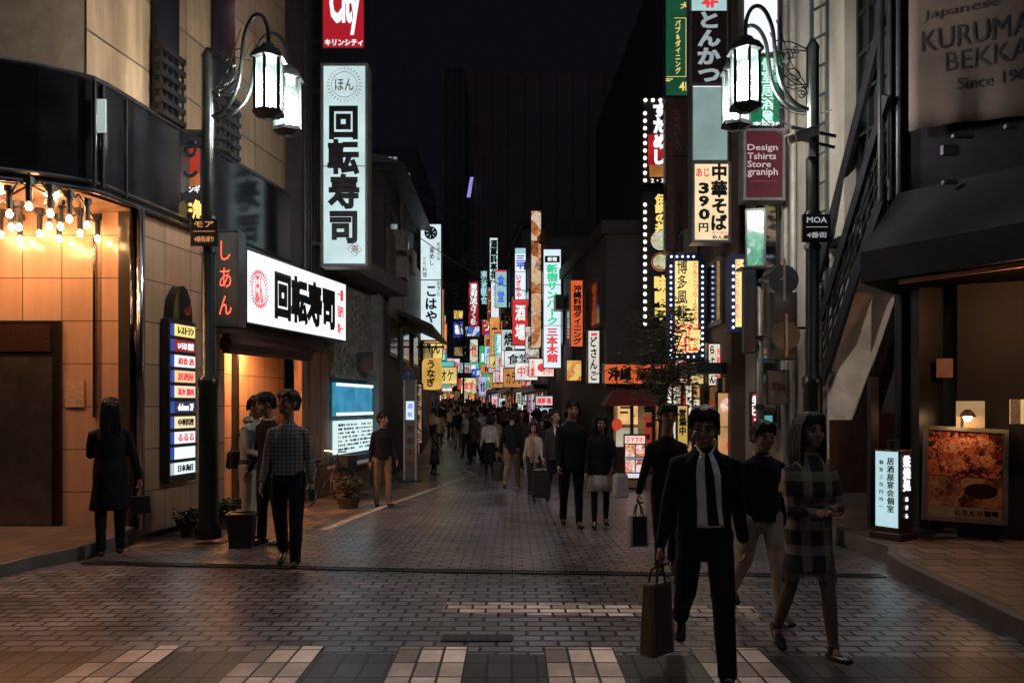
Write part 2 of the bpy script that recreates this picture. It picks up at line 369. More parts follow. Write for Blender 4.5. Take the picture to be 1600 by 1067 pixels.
# ------------------------------------------------------------------ corner building with the lit entrance
AX, AY = -4.73, 10.07; UX, UY = math.sin(R(9)), math.cos(R(9)); FYAW = math.atan2(UY, UX)
def F(s, d, z): return Vector((AX + s * UX + d * UY, AY + s * UY - d * UX, z))
def s_px(px):
    k = (px - 800) / FPX; return (k * AY - AX) / (UX - k * UY)
def part(mb, name, m, parent, smooth=False, bevel=0):
    o = mb.build(name, m, parent, smooth, bevel)
    p = parent; loc = Vector()
    while p: loc += p.location; p = p.parent
    o.location = -loc; return o
def panel(name, m, parent, org, yaw, w, h, t, x0=0, z0=0, bevel=0):
    """slab with its own axes: x along its width, front towards its -y"""
    b = MB(); b.box((x0 + w / 2, t / 2, z0 + h / 2), (w, t, h)); o = b.build(name, m, parent, bevel=bevel)
    o.location = Vector(org) - (parent.location if parent else Vector()); o.rotation_euler = (0, 0, yaw); return o
B1 = thing('corner_building', 'beige panelled corner building with black fascia over an orange lit tiled entrance', 'building', (AX, AY, 0))
BEIGE = tiles('beige_cladding', (.31, .225, .14), 2.05, .90, (.03, .025, .02), .34, .012, 0, .16, .5, 'xz', .05, .5, .08)
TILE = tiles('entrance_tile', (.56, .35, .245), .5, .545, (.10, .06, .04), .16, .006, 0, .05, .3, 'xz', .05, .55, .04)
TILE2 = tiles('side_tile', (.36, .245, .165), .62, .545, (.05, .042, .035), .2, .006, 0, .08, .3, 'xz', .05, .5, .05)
panel('upper_wall', BEIGE, B1, F(s_px(137), -.02, 5.07), FYAW, 6.2, 9, .3)
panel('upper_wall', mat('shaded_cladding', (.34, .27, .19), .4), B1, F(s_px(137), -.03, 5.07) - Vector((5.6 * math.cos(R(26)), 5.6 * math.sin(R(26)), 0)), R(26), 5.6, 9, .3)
j = MB()
for k in (1.35, 2.9): j.box((-k * math.cos(R(26)) - 4.87, 9.14 - k * math.sin(R(26)), 9.5), (.03, .03, 8.6))
part(j, 'panel_joint', INK, B1)
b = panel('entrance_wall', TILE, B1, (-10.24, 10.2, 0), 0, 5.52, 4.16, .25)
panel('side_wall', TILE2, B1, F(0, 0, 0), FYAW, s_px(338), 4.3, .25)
# fascia with a rounded corner
c0 = F(s_px(137), .05, 0); fas = [Vector((-10.5, 6.35, 0)), Vector((-5.75, 8.62, 0)), Vector((-5.25, 8.88, 0)), Vector((-4.98, 9.08, 0)), c0 + Vector((-.0, .05, 0)), F(s_px(160), .07, 0), F(s_px(187), .07, 0), F(0.5, .07, 0), F(s_px(447), .07, 0)]
fb = MB()
for a, c in zip(fas, fas[1:]):
    t = (c - a).normalized(); nn = Vector((-t.y, t.x, 0)) * .16
    fb.hull([(p.x, p.y, 4.14) for p in (a, c, c + nn, a + nn)], [(p.x, p.y, 5.39) for p in (a, c, c + nn, a + nn)])
FASC = mat('black_glass_fascia', (.010, .011, .014), .12, var=.4, vs=3)
part(fb, 'fascia', FASC, B1)
tr = MB()
for z in (4.12, 4.22, 5.42): tr.tube([(p.x, p.y, z) for p in fas], .028, 6)
for px in (137, 150, 187): p = F(s_px(px), .085, 0); tr.box((p.x, p.y, 4.77), (.03, .03, 1.2))
part(tr, 'fascia_trim', mat('trim_metal', (.12, .12, .13), .25, .8), B1)
p = F(s_px(141), .10, 0); w_ = MB(); w_.box((p.x + .04, p.y, 4.98), (.10, .02, .38)); part(w_, 'window', glow((.75, .9, .88), .45), B1)  # glow put into the pane for a reflection in the fascia glass
ce = MB(); ce.hull([(-10.5, 6.5, 4.10), (-5.75, 8.75, 4.10), (-5.25, 9.0, 4.10), (-4.98, 9.2, 4.10), (-4.72, 10.18, 4.10), (-10.5, 10.18, 4.10)], [(-10.5, 6.5, 4.16), (-5.75, 8.75, 4.16), (-5.25, 9.0, 4.16), (-4.98, 9.2, 4.16), (-4.72, 10.18, 4.16), (-10.5, 10.18, 4.16)])
part(ce, 'ceiling', mat('entrance_ceiling', (.50, .30, .18), .25), B1)
po = MB(); q = F(-.03, .08, 0); po.tube([(q.x, q.y, .1), (q.x, q.y, 4.12)], .05, 14); part(po, 'column', CHROME, B1, True)
po = MB(); po.tube([(q.x - .10, q.y + .02, .1), (q.x - .10, q.y + .02, 4.12)], .045, 12); part(po, 'column', mat('black_chrome', (.06, .06, .07), .15, 1), B1, True)
po = MB(); po.box((-5.30, 10.17, 2.65), (.035, .05, 2.3)); part(po, 'wall_rail', CHROME, B1)
for (dx, dy) in ((-6.6, 9.0), (-5.9, 9.15), (-5.35, 9.3), (-7.3, 8.7)):
    b = MB(); b.lathe([(.075, 4.085), (.075, 4.098)], 14, (dx, dy, 0)); part(b, 'downlight', glow((1, .47, .22), 210, 0), B1)
# lift
fr = MB(); fr.box((-6.52, 10.165, 1.42), (1.58, .06, 2.60)); part(fr, 'lift_surround', mat('bronze_trim', (.05, .035, .03), .3, .7), B1)
tr2 = MB(); tr2.box((-6.55, 10.125, 2.50), (1.42, .02, .34)); part(tr2, 'transom', mat('brushed_bronze', (.18, .10, .07), .35, .9, var=.5, vs=60), B1)
for x in (-6.95, -6.19):
    dd = MB(); dd.box((x, 10.12, 1.2), (.75, .03, 2.12)); part(dd, 'lift_door', mat('lift_steel', (.26, .23, .21), .3, .9), B1)
nt_ = MB(); nt_.box((-5.56, 10.185, 1.80), (.24, .02, .34)); o = part(nt_, 'notice', mat('faded_notice', (.55, .36, .24), .6, var=.3, vs=18), B1)
# dark strips between the panels, with louvred balcony fronts
for px0, px1 in ((237, 272), (331, 360)):
    s0, s1 = s_px(px0), s_px(px1); st = MB()
    a, c = F(s0, .03, 0), F(s1, .03, 0); st.bar((a.x, a.y, 9.6), (c.x, c.y, 9.6), .10, 8.4, up=(0, 0, 1))
    part(st, 'window_strip', mat('strip_glass', (.012, .013, .018), .15), B1)
    lv = MB()
    for k in range(6):
        z = 5.45 + k * .17; a, c = F(s0 - .02, .12, z), F(s1 + .02, .12, z); lv.bar(a, c, .10, .07)
    for k in range(5):
        a = F(s0 + (s1 - s0) * k / 4, .13, 5.4); lv.bar(a, a + Vector((0, 0, .95)), .03)
    part(lv, 'louvre', mat('louvre_metal', (.07, .07, .075), .25, .8), B1)
# fluted dark cladding further along
fl = MB(); s0, s1 = s_px(447), s_px(486)
a, c = F(s0, .05, 9), F(s1, .05, 9); fl.bar(a, c, .5, 10.5, up=(0, 0, 1))
for k in range(9):
    a = F(s0 + (s1 - s0) * (k + .5) / 9, .33, 3.8); fl.tube([a, a + Vector((0, 0, 10))], .055, 8)
part(fl, 'fluted_cladding', mat('fluted_metal', (.050, .048, .054), .35, .5), B1)
# recessed side entrance with its lit tiles
sa, sb = s_px(338), s_px(500)
TILE3 = tiles('recess_tile', (.60, .37, .22), .62, .545, (.10, .06, .04), .2, .006, 0, .06, .3, 'xz', .05, .5, .05)
panel('recess_wall', TILE3, B1, F(sa, -.75, 0), FYAW, sb - sa, 3.2, .2)
panel('recess_return', TILE2, B1, F(sa, -.75, 0), FYAW - R(90), .8, 3.2, .15)
so = MB(); a, c, e_, f_ = F(sa, .1, 0), F(sb, .1, 0), F(sb, -.8, 0), F(sa, -.8, 0)
so.hull([(p.x, p.y, 2.72) for p in (a, c, e_, f_)], [(p.x, p.y, 3.9) for p in (a, c, e_, f_)]); part(so, 'soffit', mat('soffit', (.10, .075, .06), .5), B1)
aw = MB(); a, c = F(s_px(338), .15, 2.58), F(s_px(470), .15, 2.62); aw.tube([a, c], [.11, .11], 8); a2, c2 = a + Vector((.25, 0, -.12)), c + Vector((.25, 0, -.12)); aw.bar(a, c, .12, .3)
part(aw, 'awning', mat('dark_red_canvas', (.05, .02, .018), .7), B1)
st = MB(); a, c = F(s_px(336), -.1, 1.95), F(s_px(400), -.7, 2.66); st.bar(a, c, .10, .14); part(st, 'brace', mat('brace_wood', (.10, .06, .04), .6), B1)
la = MB(); p = F(s_px(352), -.25, 2.66); la.box(p, (.5, .4, .05)); part(la, 'ceiling_lamp', glow((1, .46, .19), 60, 0), B1)
la = MB(); p = F(s_px(430), -.35, 2.68); la.box(p, (.5, .4, .05)); part(la, 'ceiling_lamp', glow((1, .44, .18), 52, 0), B1)
po = MB(); p = F(s_px(411), -.5, 0); po.box((p.x, p.y, 1.35), (.10, .10, 2.7)); part(po, 'post', mat('dark_post', (.03, .02, .016), .5), B1)
dr = MB()
for px, wd in ((482, .28), (497, .5), (514, .42)):
    p = F(s_px(px), -.15, 0); dr.bar((p.x, p.y, -.2), (p.x, p.y, 2.85), .16, wd, up=(UX, UY, 0))
part(dr, 'wooden_post', mat('shop_wood', (.26, .14, .085), .6, bump=.3, bs=14, var=.5, vs=9, stretch=(1, 1, .2)), B1)
# sushi shop window bay
sc_, sd_ = s_px(521), s_px(577)
def bay(name, z0, z1, m, d=.02, t=.1):
    b = MB(); a, c = F(sc_, d, (z0 + z1) / 2), F(sd_, d, (z0 + z1) / 2); b.bar(a, c, t, z1 - z0, up=(0, 0, 1)); return part(b, name, m, B1)
bay('pattern_wall', 2.22, 4.2, mat('mottled_panel', (.24, .26, .24), .5, var=.9, vs=9, bump=.4), -.02)
bay('bay_frame', -.3, 4.6, mat('bay_frame', (.07, .07, .075), .5), -.12)
bay('aquarium', 1.42, 2.12, glow((.05, .33, .55), .75, .3), .02)  # blue glow put into the pane of the blue-lit shop window
for z in (1.46, 2.08): bay('light_tube', z - .03, z + .03, glow((.75, .95, 1), 1.1, 0), .08, .04)
mp = bay('menu_board', .62, 1.32, glow((.72, .92, .92), .8, .06), .03)
mt_ = MB()
for r_ in range(7):
    for k in range(26):
        if rnd.random() < .8:
            q = F(sc_ + (sd_ - sc_) * (k + .6) / 27, .088, .72 + r_ * .085); mt_.bar(q, q + Vector((UX, UY, 0)) * rnd.uniform(.03, .08), .006, rnd.uniform(.015, .055), up=(0, 0, 1))
part(mt_, 'lettering', INK, mp)
bay('dado_panel', -.2, .55, mat('dado_tile', (.10, .17, .22), .4, var=.7, vs=20), .03)
bx = MB(); p = F(s_px(560), .12, 2.62); bx.box(p, (.5, .3, .42)); part(bx, 'speaker_box', BLACK, B1)
for px, w in ((590, .9), ):
    p = F(s_px(px), -.1, 0); b = MB(); b.box((p.x, p.y, 2.1), (.40, .9, 4.9)); part(b, 'pier', mat('grey_pier', (.22, .24, .24), .6, bump=.2), B1)
lt = MB(); a, c = F(s_px(508), .25, 4.55), F(s_px(600), .25, 4.5); lt.bar(a, c, .7, .35, up=(0, 0, 1)); part(lt, 'lintel', mat('lintel', (.11, .10, .10), .6), B1)

# chandelier of bare bulbs
ch = thing('bulb_chandelier', 'black rod chandelier of bare glowing bulbs under the entrance ceiling', 'chandelier', (-6.1, 9.3, 4.1))
bulbs = [(230, 270), (75, 330), (400, 325), (550, 370), (90, 432), (152, 435), (390, 425), (480, 430), (635, 483), (690, 418), (315, 485), (5, 492), (160, 528), (470, 525), (775, 525), (-60, 420), (-90, 500)]
BP = []
for bx_, by_ in bulbs:
    px, py = bx_ / 5.08, 270 + by_ / 5.08; Y = (3.74 - EYE) * FPX / (HOR - py); BP.append(W(px, py, Y))
rods = MB()
for i, p in enumerate(BP):
    near = sorted(BP, key=lambda q: (q - p).length)[1:3]
    for q in near: rods.tube([p + Vector((0, 0, .2)), (p + q) / 2 + Vector((0, 0, .32)), q + Vector((0, 0, .2))], .012, 5)
for i in (0, 3, 8, 12): rods.tube([BP[i] + Vector((0, 0, .25)), (BP[i].x, BP[i].y, 4.1)], .014, 5)
part(rods, 'rod', BLACK, ch)
for p in BP:
    b = MB(); b.tube([p + Vector((0, 0, .05)), p + Vector((0, 0, .26))], .032, 8); b.tube([p + Vector((0, 0, .24)), p + Vector((0, 0, .31))], .055, 8); so_ = part(b, 'socket', BLACK, ch)
    b = MB(); b.ball(p, (.033, .033, .04), 10, 8); part(b, 'bulb', glow((1, .52, .22), 60, 0), ch, True)

# ------------------------------------------------------------------ stair-fronted building on the other side
B2 = thing('stair_building', 'dark corner building with diagonal concrete stair and sloped black canopy', 'building', (5, 9.5, 0))
fdir = Vector((math.cos(R(-26)), math.sin(R(-26)), 0)); fyaw = R(-26)
O2 = Vector((4.78, 10.0, 0))
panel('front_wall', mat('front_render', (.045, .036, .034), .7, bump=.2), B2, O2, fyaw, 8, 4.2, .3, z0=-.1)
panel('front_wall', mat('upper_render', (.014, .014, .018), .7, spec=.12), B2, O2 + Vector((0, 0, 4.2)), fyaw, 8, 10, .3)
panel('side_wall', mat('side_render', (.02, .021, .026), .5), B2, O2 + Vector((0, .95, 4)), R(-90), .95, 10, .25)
mu_ = MB()
for k, yy in enumerate((10.03, 10.3, 10.6, 10.92)):
    mu_.box((4.74, yy, 8.6), (.06, .06, 9))
for k in range(14): mu_.bar((4.74, 10.03, 4.2 + k * .55), (4.74, 10.92, 4.2 + k * .55), .045)
part(mu_, 'window_frame', mat('green_grey_frame', (.03, .042, .042), .35, .5), B2)
pi_ = MB()
for x, r_ in ((-.10, .04), (.0, .03), (.1, .035)):
    p = O2 + fdir * (x - .05) + Vector((-.03, -.06, 0)); pi_.tube([(p.x, p.y, 4.2), (p.x, p.y, 13)], r_, 8)
part(pi_, 'drain_pipe', DARK, B2)
# canopy: sloping front over a valance
A_ = Vector((3.92, 9.0, 0)); Bq = Vector((5.9, 5.6, 0)); Ab, Bb = Vector((4.75, 9.95, 0)), Vector((7.3, 8.0, 0))
cn = MB(); at_, bt_ = A_ + Vector((.72, .62, 0)), Bq + Vector((.9, .9, 0))
cn.hull([(A_.x, A_.y, 3.37), (Bq.x, Bq.y, 3.37), (Bb.x, Bb.y, 3.37), (Ab.x, Ab.y, 3.37)], [(at_.x, at_.y, 4.2), (bt_.x, bt_.y, 4.2), (Bb.x, Bb.y, 4.2), (Ab.x, Ab.y, 4.2)])
part(cn, 'canopy_slope', mat('canopy_sheet', (.016, .017, .021), .7, bump=.1, spec=.12), B2)
cn = MB(); cn.hull([(p.x, p.y, 3.03) for p in (A_, Bq, Bb, Ab)], [(p.x, p.y, 3.367) for p in (A_, Bq, Bb, Ab)]); part(cn, 'canopy_valance', mat('valance', (.008, .008, .013), .7, spec=.1), B2)
cl = MB(); a, c = A_ + Vector((.32, -.25, 3.0)), Bq + Vector((.3, -.1, 3.0)); cl.bar(a, c, .05, .05); part(cl, 'canopy_edge', mat('edge_copper', (.25, .12, .08), .4), B2)  # warm colour stands in for the lit line along the canopy
# diagonal concrete stair flank, its underside, and the steel stair above
cs = MB(); y1 = 11.4
el, er = [W(1345, 430, 10.15), W(1293, 600, 11.5), W(1293, 716, 11.6)], [W(1404, 452, 10.15), W(1345, 627, 11.0), W(1306, 724, 11.4)]
for i in (0, 1):
    lo = [el[i], el[i + 1], er[i + 1], er[i]]; cs.hull(lo, [p + Vector((.16, .05, 0)) for p in lo])
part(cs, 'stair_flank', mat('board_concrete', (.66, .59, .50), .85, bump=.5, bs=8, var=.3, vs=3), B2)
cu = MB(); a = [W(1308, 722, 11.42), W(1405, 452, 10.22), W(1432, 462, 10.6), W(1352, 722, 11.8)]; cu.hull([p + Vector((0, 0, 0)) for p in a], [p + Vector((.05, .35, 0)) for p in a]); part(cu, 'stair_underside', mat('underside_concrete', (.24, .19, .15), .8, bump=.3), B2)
sl = MB()
for (a, c) in ((W(1283, 600, 11.5), W(1386, 290, 10.0)), (W(1283, 500, 11.5), W(1386, 150, 9.9)), (W(1276, 440, 11.6), W(1392, -20, 10.1))):
    sl.bar(a, c, .06, .14)
    sl.bar(a + Vector((.6, .1, 0)), c + Vector((.6, .1, 0)), .06, .14)
part(sl, 'stringer', mat('stair_steel', (.035, .036, .045), .4, .5), B2)
rl = MB(); a0, c0_ = W(1284, 592, 11.45), W(1388, 280, 9.95)
for k in range(12):
    t = k / 11; p = a0.lerp(c0_, t); rl.bar(p, p + Vector((0, 0, 1.0)), .022)
for k in range(6):
    u = Vector((0, 0, .17 * (k + 1))); rl.bar(a0 + u, c0_ + u, .02)
part(rl, 'railing', mat('rail_steel', (.07, .075, .085), .35, .7), B2)
tr_ = MB()
for k in range(12):
    p = W(1284, 596, 11.5).lerp(W(1386, 288, 10.0), (k + .5) / 12); tr_.box(p + Vector((.32, 0, .04)), (.62, .24, .03))
part(tr_, 'tread', mat('tread_steel', (.05, .05, .055), .5, .4), B2)
ld = MB()
for x in (1292, 1268): ld.bar(W(x, 580, 11.5), W(x, -60, 11.5), .05)
for y in range(-40, 580, 46): ld.bar(W(1268, y + 12, 11.5), W(1292, y, 11.5), .035)
part(ld, 'cage_ladder', mat('ladder_steel', (.10, .12, .13), .35, .6), B2)
pl = MB()
p = W(1364, 720, 9.9); pl.box((p.x, p.y, 1.0), (.10, .10, 2.0)); p = W(1412, 720, 9.9); pl.box((p.x, p.y, 1.6), (.11, .11, 3.1))
for px in (1448,): p = W(px, 720, 9.5); pl.box((p.x, p.y, 1.6), (.28, .2, 3.1))
part(pl, 'pillar', mat('pillar', (.018, .018, .022), .35), B2)
wn_ = MB(); p = W(1388, 690, 10.2); wn_.box((p.x, p.y, 1.0), (.34, .04, 1.1)); part(wn_, 'window', mat('warm_glass', (.30, .10, .05), .2), B2)
wn_ = MB(); p = W(1313, 780, 11.0); wn_.box((p.x + .1, p.y, .95), (.5, .04, 1.0)); part(wn_, 'window', mat('dim_glass', (.12, .075, .06), .2), B2)
dr_ = MB(); p = W(1540, 600, 8.9); o = panel('doorway', mat('doorway_dark', (.008, .008, .011), .6), B2, W(1492, 700, 9.2) - Vector((0, .05, 0)) * 1 + Vector((0, 0, -1.0)), fyaw, 1.0, 3.0, .05)
wl = MB(); p = W(1516, 655, 9.1); o = panel('lit_panel', glow((.75, .47, .22), .42, .25), B2, W(1494, 668, 9.05), fyaw, .28, .30, .03)
o = panel('lit_panel', glow((.95, .62, .25), .55, .15), B2, W(1578, 662, 8.55), fyaw, .40, .26, .03)
o = panel('menu_strip', mat('menu_paper', (.5, .45, .35), .6, var=.8, vs=60), B2, W(1579, 662, 8.52), fyaw, .09, .26, .02)
nt2 = panel('notice', mat('pillar_notice', (.42, .22, .16), .6, var=.2), B2, W(1463, 590, 9.3), fyaw, .17, .22, .02)
for (px, py, w, h) in ((1505, 213, .34, .05), (1484, 235, .25, .16), (1484, 285, .22, .06), (1580, 198, .2, .06)):
    p = W(px, py, 8.9); lo_ = MB(); lo_.box(p, (w * .7, .06, h * .7)); part(lo_, 'vent_grille', mat('pale_vent', (.12, .115, .11), .5), B2)
# soft warm lamp in the doorway (the lit panels beside it), lighting the pavement
dl = MB(); p = W(1640, 600, 7.6); dl.ball((p.x, p.y, 2.75), .09, 12, 8); part(dl, 'downlight', glow((1, .44, .18), 70, 0), B2, True)

# white-walled neighbour behind the lamp post
B3 = thing('pale_building', 'pale rendered narrow building behind the lamp post and steel stair', 'building', (4.35, 12.4, 0))
b = MB(); b.box((6.6, 13.7, 6.5), (4.1, 3.8, 13.4)); b.box((6.6, 11.37, 8.6), (4.1, .83, 9.2)); part(b, 'wall', mat('pale_render', (.42, .40, .34), .8, bump=.3, var=.2, vs=1.2), B3)
for z in (1.5, 4.2, 7.0, 9.8):
    b = MB(); b.box((4.545, 14.2, z + .5), (.06, 1.3, 1.5)); f_ = part(b, 'window', mat('dark_frame', (.03, .03, .035), .4), B3)
    b = MB(); b.box((4.51, 14.2, z + .5), (.02, 1.1, 1.3)); part(b, 'pane', mat('night_glass', (.01, .012, .016), .1), f_)
dp_ = MB()
for x, y in ((4.48, 12.75), (4.48, 13.1)): dp_.tube([(x, y, 0), (x, y, 13)], .05, 8)
part(dp_, 'drain_pipe', mat('pale_pipe', (.34, .33, .30), .5), B3)

# ------------------------------------------------------------------ rows of houses down the street
def shop_wall(parent, a, e, z0, h, pal, seed, d=.07, back=None):
    """lit shopfront: self-glowing back wall with glowing posters, menus, curtains and doors on it"""
    r = random.Random(seed); a, e = Vector(a), Vector(e); t = e - a; L = t.length; t.normalize(); nn = Vector((t.y, -t.x, 0))
    if nn.dot(Vector((0, 0, 0)) - (a + e) / 2) < 0: nn = -nn
    up = Vector((0, 0, 1))
    b = MB(); m = (a + e) / 2 + up * (z0 + h / 2); b.bar(a + up * (z0 + h / 2), e + up * (z0 + h / 2), .08, h, up=(0, 0, 1)); f = part(b, 'shopfront', back or glow((.32, .15, .065), .5, .35), parent)  # indoor light is put into the emission of wall and panels
    x = .1
    while x < L - .25:
        w = min(r.uniform(.25, .95), L - x - .05); z = z0 + r.choice([.05, .4, .75])
        while z < z0 + h - .25:
            hh = min(r.choice([.3, .5, .8, 1.5]), z0 + h - z - .05); c = r.choice(pal)
            if r.random() < .86:
                p = a + t * (x + w / 2) + nn * d + up * (z + hh / 2); b = MB(); b.bar(p - t * w * .46, p + t * w * .46, .03, hh * .92, up=(0, 0, 1)); q = part(b, r.choice(['poster', 'menu_board', 'lit_door', 'curtain']), glow(c, r.choice([.5, .8, 1.15]), .3) if c[0] + c[1] > .12 else mat('shop_dark', (.02, .015, .014), .6), f)
                if hh > .28 and r.random() < .7:
                    b = MB()
                    for k in range(r.randint(2, 4)):
                        u = p + nn * .02 + up * hh * (.3 - .22 * k) - t * w * .3; b.bar(u, u + t * w * r.uniform(.25, .6), .008, hh * .09, up=(0, 0, 1))
                    part(b, 'print', r.choice([INK, mat('print_red', (.25, .03, .03), .6), mat('print_brown', (.12, .06, .03), .6)]), q)
            z += hh + .04
        x += w + r.choice([.03, .06, .15])
    return f
PALW = [(.85, .5, .2), (.9, .7, .4), (.7, .28, .1), (.5, .06, .03), (.03, .02, .02), (.95, .85, .65), (.45, .2, .08), (.03, .02, .02)]
PALC = [(.75, .85, .85), (.3, .6, .6), (.85, .7, .5), (.6, .1, .12), (.03, .02, .02), (.5, .55, .75), (.9, .9, .85), (.8, .4, .5)]
def house(label, poly, z1, m, rows=(), edge=(0, 1), shop=None, name='shop_house', win=(.10, .09, .09), lit=0, parapet=True, per=2.2, z0=-.3, group='dark houses along the shopping street'):
    """block on a plan polygon; windows and a lit shopfront on the edges named"""
    c = Vector((sum(p[0] for p in poly) / len(poly), sum(p[1] for p in poly) / len(poly), 0)); h = thing(name, label, 'building', c, 0, group)
    b = MB(); b.prism(poly, z0, z1); part(b, 'wall', m, h)
    if parapet:
        b = MB(); b.prism([(c.x + (p[0] - c.x) * 1.03, c.y + (p[1] - c.y) * 1.02) for p in poly], z1 - .02, z1 + .35); part(b, 'roof', mat('roof_edge', (.05, .045, .05), .7), h)
    for ei in ([edge] if isinstance(edge[0], int) else edge):
        a, e = Vector((*poly[ei[0]], 0)), Vector((*poly[ei[1]], 0)); t = e - a; L = t.length; t.normalize(); nn = Vector((-t.y, t.x, 0))
        if (a + e).to_3d().dot(nn) / 2 - c.dot(nn) < 0: nn = -nn
        k = max(1, int(L / per))
        for z in rows:
            for i in range(k):
                p = a + t * (L * (i + .5) / k) + nn * .02; wd = L / k * .55
                b = MB(); b.bar(p - t * wd / 2 + Vector((0, 0, z)), p + t * wd / 2 + Vector((0, 0, z)), .10, 1.4, up=(0, 0, 1)); f = part(b, 'window', mat('house_frame', (.06, .055, .055), .5), h)
                q = p + nn * .05; on = rnd.random() < lit
                b = MB(); b.bar(q - t * wd * .45 + Vector((0, 0, z)), q + t * wd * .45 + Vector((0, 0, z)), .02, 1.2, up=(0, 0, 1)); part(b, 'pane', glow(rnd.choice([(.9, .6, .3), (.6, .75, .8)]), .25, .3) if on else mat('night_glass', (.01, .012, .016), .1), f)
        rr = random.Random(label)
        if rows:
            for _ in range(max(2, int(L / 4))):
                q = a + t * L * rr.uniform(.08, .92) + nn * .22 + Vector((0, 0, rr.uniform(rows[0] + .9, z1 - 1))); b = MB(); b.bar(q - t * .36, q + t * .36, .30, .55, up=(0, 0, 1)); u_ = part(b, 'air_conditioner', mat('ac_case', (.28, .25, .23), .5), h)
                b = MB(); b.bar(q - t * .28 + nn * .155, q + t * .1 + nn * .155, .02, .42, up=(0, 0, 1)); part(b, 'fan_grille', BLACK, u_)
            for _ in range(max(1, int(L / 6))):
                q = a + t * L * rr.uniform(.03, .97) + nn * .09; b = MB(); b.tube([(q.x, q.y, 2.6), (q.x, q.y, z1)], .06, 8); part(b, 'drain_pipe', mat('old_pipe', (.12, .11, .11), .5), h)
        if shop:
            zb = gz(a.y); p = nn * .06
            shop_wall(h, a + t * L * .06 + p, a + t * L * .94 + p, zb + .1, 2.3, shop, label, .06)
            b = MB()
            for i in range(max(2, int(L / 1.1)) + 1):
                q = a + t * L * (.06 + .88 * i / max(2, int(L / 1.1))) + nn * .12; b.box((q.x, q.y, zb + 1.25), (.09, .09, 2.3))
            q0, q1 = a + t * L * .05 + nn * .3 + Vector((0, 0, zb + 2.6)), a + t * L * .95 + nn * .3 + Vector((0, 0, zb + 2.6)); b.bar(q0, q1, .6, .22, up=(0, 0, 1))
            part(b, 'shopfront_frame', BLACK, h)
    return h
SHOPW, SHOPC = PALW, PALC
def RX(Y): return 2.6 - (Y - 22) * .083
def LXf(Y): return -3.35 - max(0, Y - 28) * .081
h2 = house('dark wooden shop house with tiled eave between sushi blade and white lantern sign', [(-3.15, 19.6), (-3.3, 28), (-9, 28), (-9, 19.6)], 7.4, mat('dark_timber', (.05, .042, .045), .7), (3.6, 6.0), ((0, 1), (3, 0)), None)
b = MB(); b.hull([(-3.2, 21.5, 4.15), (-2.15, 21.5, 3.7), (-2.25, 27.6, 3.7), (-3.3, 27.6, 4.15)], [(-3.2, 21.5, 4.28), (-2.15, 21.5, 3.82), (-2.25, 27.6, 3.82), (-3.3, 27.6, 4.28)]); part(b, 'eave', mat('roof_tile', (.04, .04, .045), .6), h2)
b = MB(); b.hull([(-2.6, 19.3, 7.5), (-2.7, 28.3, 7.5), (-9, 28.3, 7.5), (-9, 19.3, 7.5)], [(-5.5, 20, 8.6), (-5.5, 27.6, 8.6), (-6.5, 27.6, 8.6), (-6.5, 20, 8.6)]); part(b, 'roof', mat('roof_tile', (.04, .04, .045), .6), h2)
b = MB(); p = W(636, 410, 24.5); b.box(p, (.5, .8, .65)); ac = part(b, 'air_conditioner', mat('ac_case', (.28, .25, .23), .5), h2)
b = MB(); b.lathe([(.2, -.01), (.2, .01)], 14); o = b.build('fan_guard', BLACK, ac); o.location = Vector((p.x, p.y - .41, p.z)) ; o.rotation_euler = (R(90), 0, 0)
b = MB(); b.box((-3.12, 23.5, 5.0), (.1, 7, 2.2)); part(b, 'shutter', mat('warm_shutter', (.14, .10, .09), .6, var=.5, vs=3), h2)
house('narrow dark house beyond the tiled eave', [(LXf(28.3), 28.3), (LXf(42), 42), (-16, 42), (-16, 28.3)], 8, NAVY, (4, 6.6), ((0, 1), (3, 0)), SHOPW, lit=.15)
house('low dark house halfway down the lane of signs', [(LXf(42.3), 42.3), (LXf(62), 62), (-20, 62), (-20, 42.3)], 9, NAVY, (4, 7), (0, 1), SHOPC, lit=.4)
house('distant house with lit shopfront near the end of the lane', [(LXf(62.3), 62.3), (LXf(100), 100), (-24, 100), (-24, 62.3)], 11, NAVY, (5, 8), (0, 1), SHOPW, lit=.2, per=4)
house('brown brick house carrying the noodle signs', [(4.3, 15.7), (4.25, 22), (12, 22), (12, 15.7)], 12, mat('brown_brick', (.10, .06, .045), .7), (4, 7, 10), ((0, 1),), SHOPW, per=1.6)
h5 = house('bare concrete end wall house above the red Okinawan sign', [(2.62, 22.2), (RX(34), 34), (12, 34), (12, 22.2)], 6.4, mat('end_wall', (.085, .072, .07), .75, bump=.3, vs=.7), (4.6,), ((0, 1),), None)
shop_wall(h5, (2.75, 22.14, 0), (5.05, 22.14, 0), -.15, 1.9, PALW, 'okinawa', .06)
b = MB()
for x in (2.75, 3.3, 3.9, 4.5, 5.05): b.box((x, 22.05, 1.05), (.09, .08, 2.35))
b.box((3.9, 22.05, .15), (2.4, .1, .7)); part(b, 'shopfront_frame', mat('shop_dark_red', (.06, .018, .015), .5), h5)
b = MB(); b.hull([(2.45, 21.1, 1.62), (4.75, 21.1, 1.62), (4.75, 22.2, 1.66), (2.45, 22.2, 1.66)], [(2.75, 21.6, 2.06), (4.5, 21.6, 2.06), (4.5, 22.2, 2.06), (2.75, 22.2, 2.06)]); part(b, 'awning', mat('red_awning', (.22, .03, .035), .6), h5)
house('shop house with the green lettered blade sign on its corner', [(RX(34.3), 34.3), (RX(46), 46), (12, 46), (12, 34.3)], 9.0, NAVY, (4.4, 7), ((0, 1), (3, 0)), SHOPC, lit=.4)
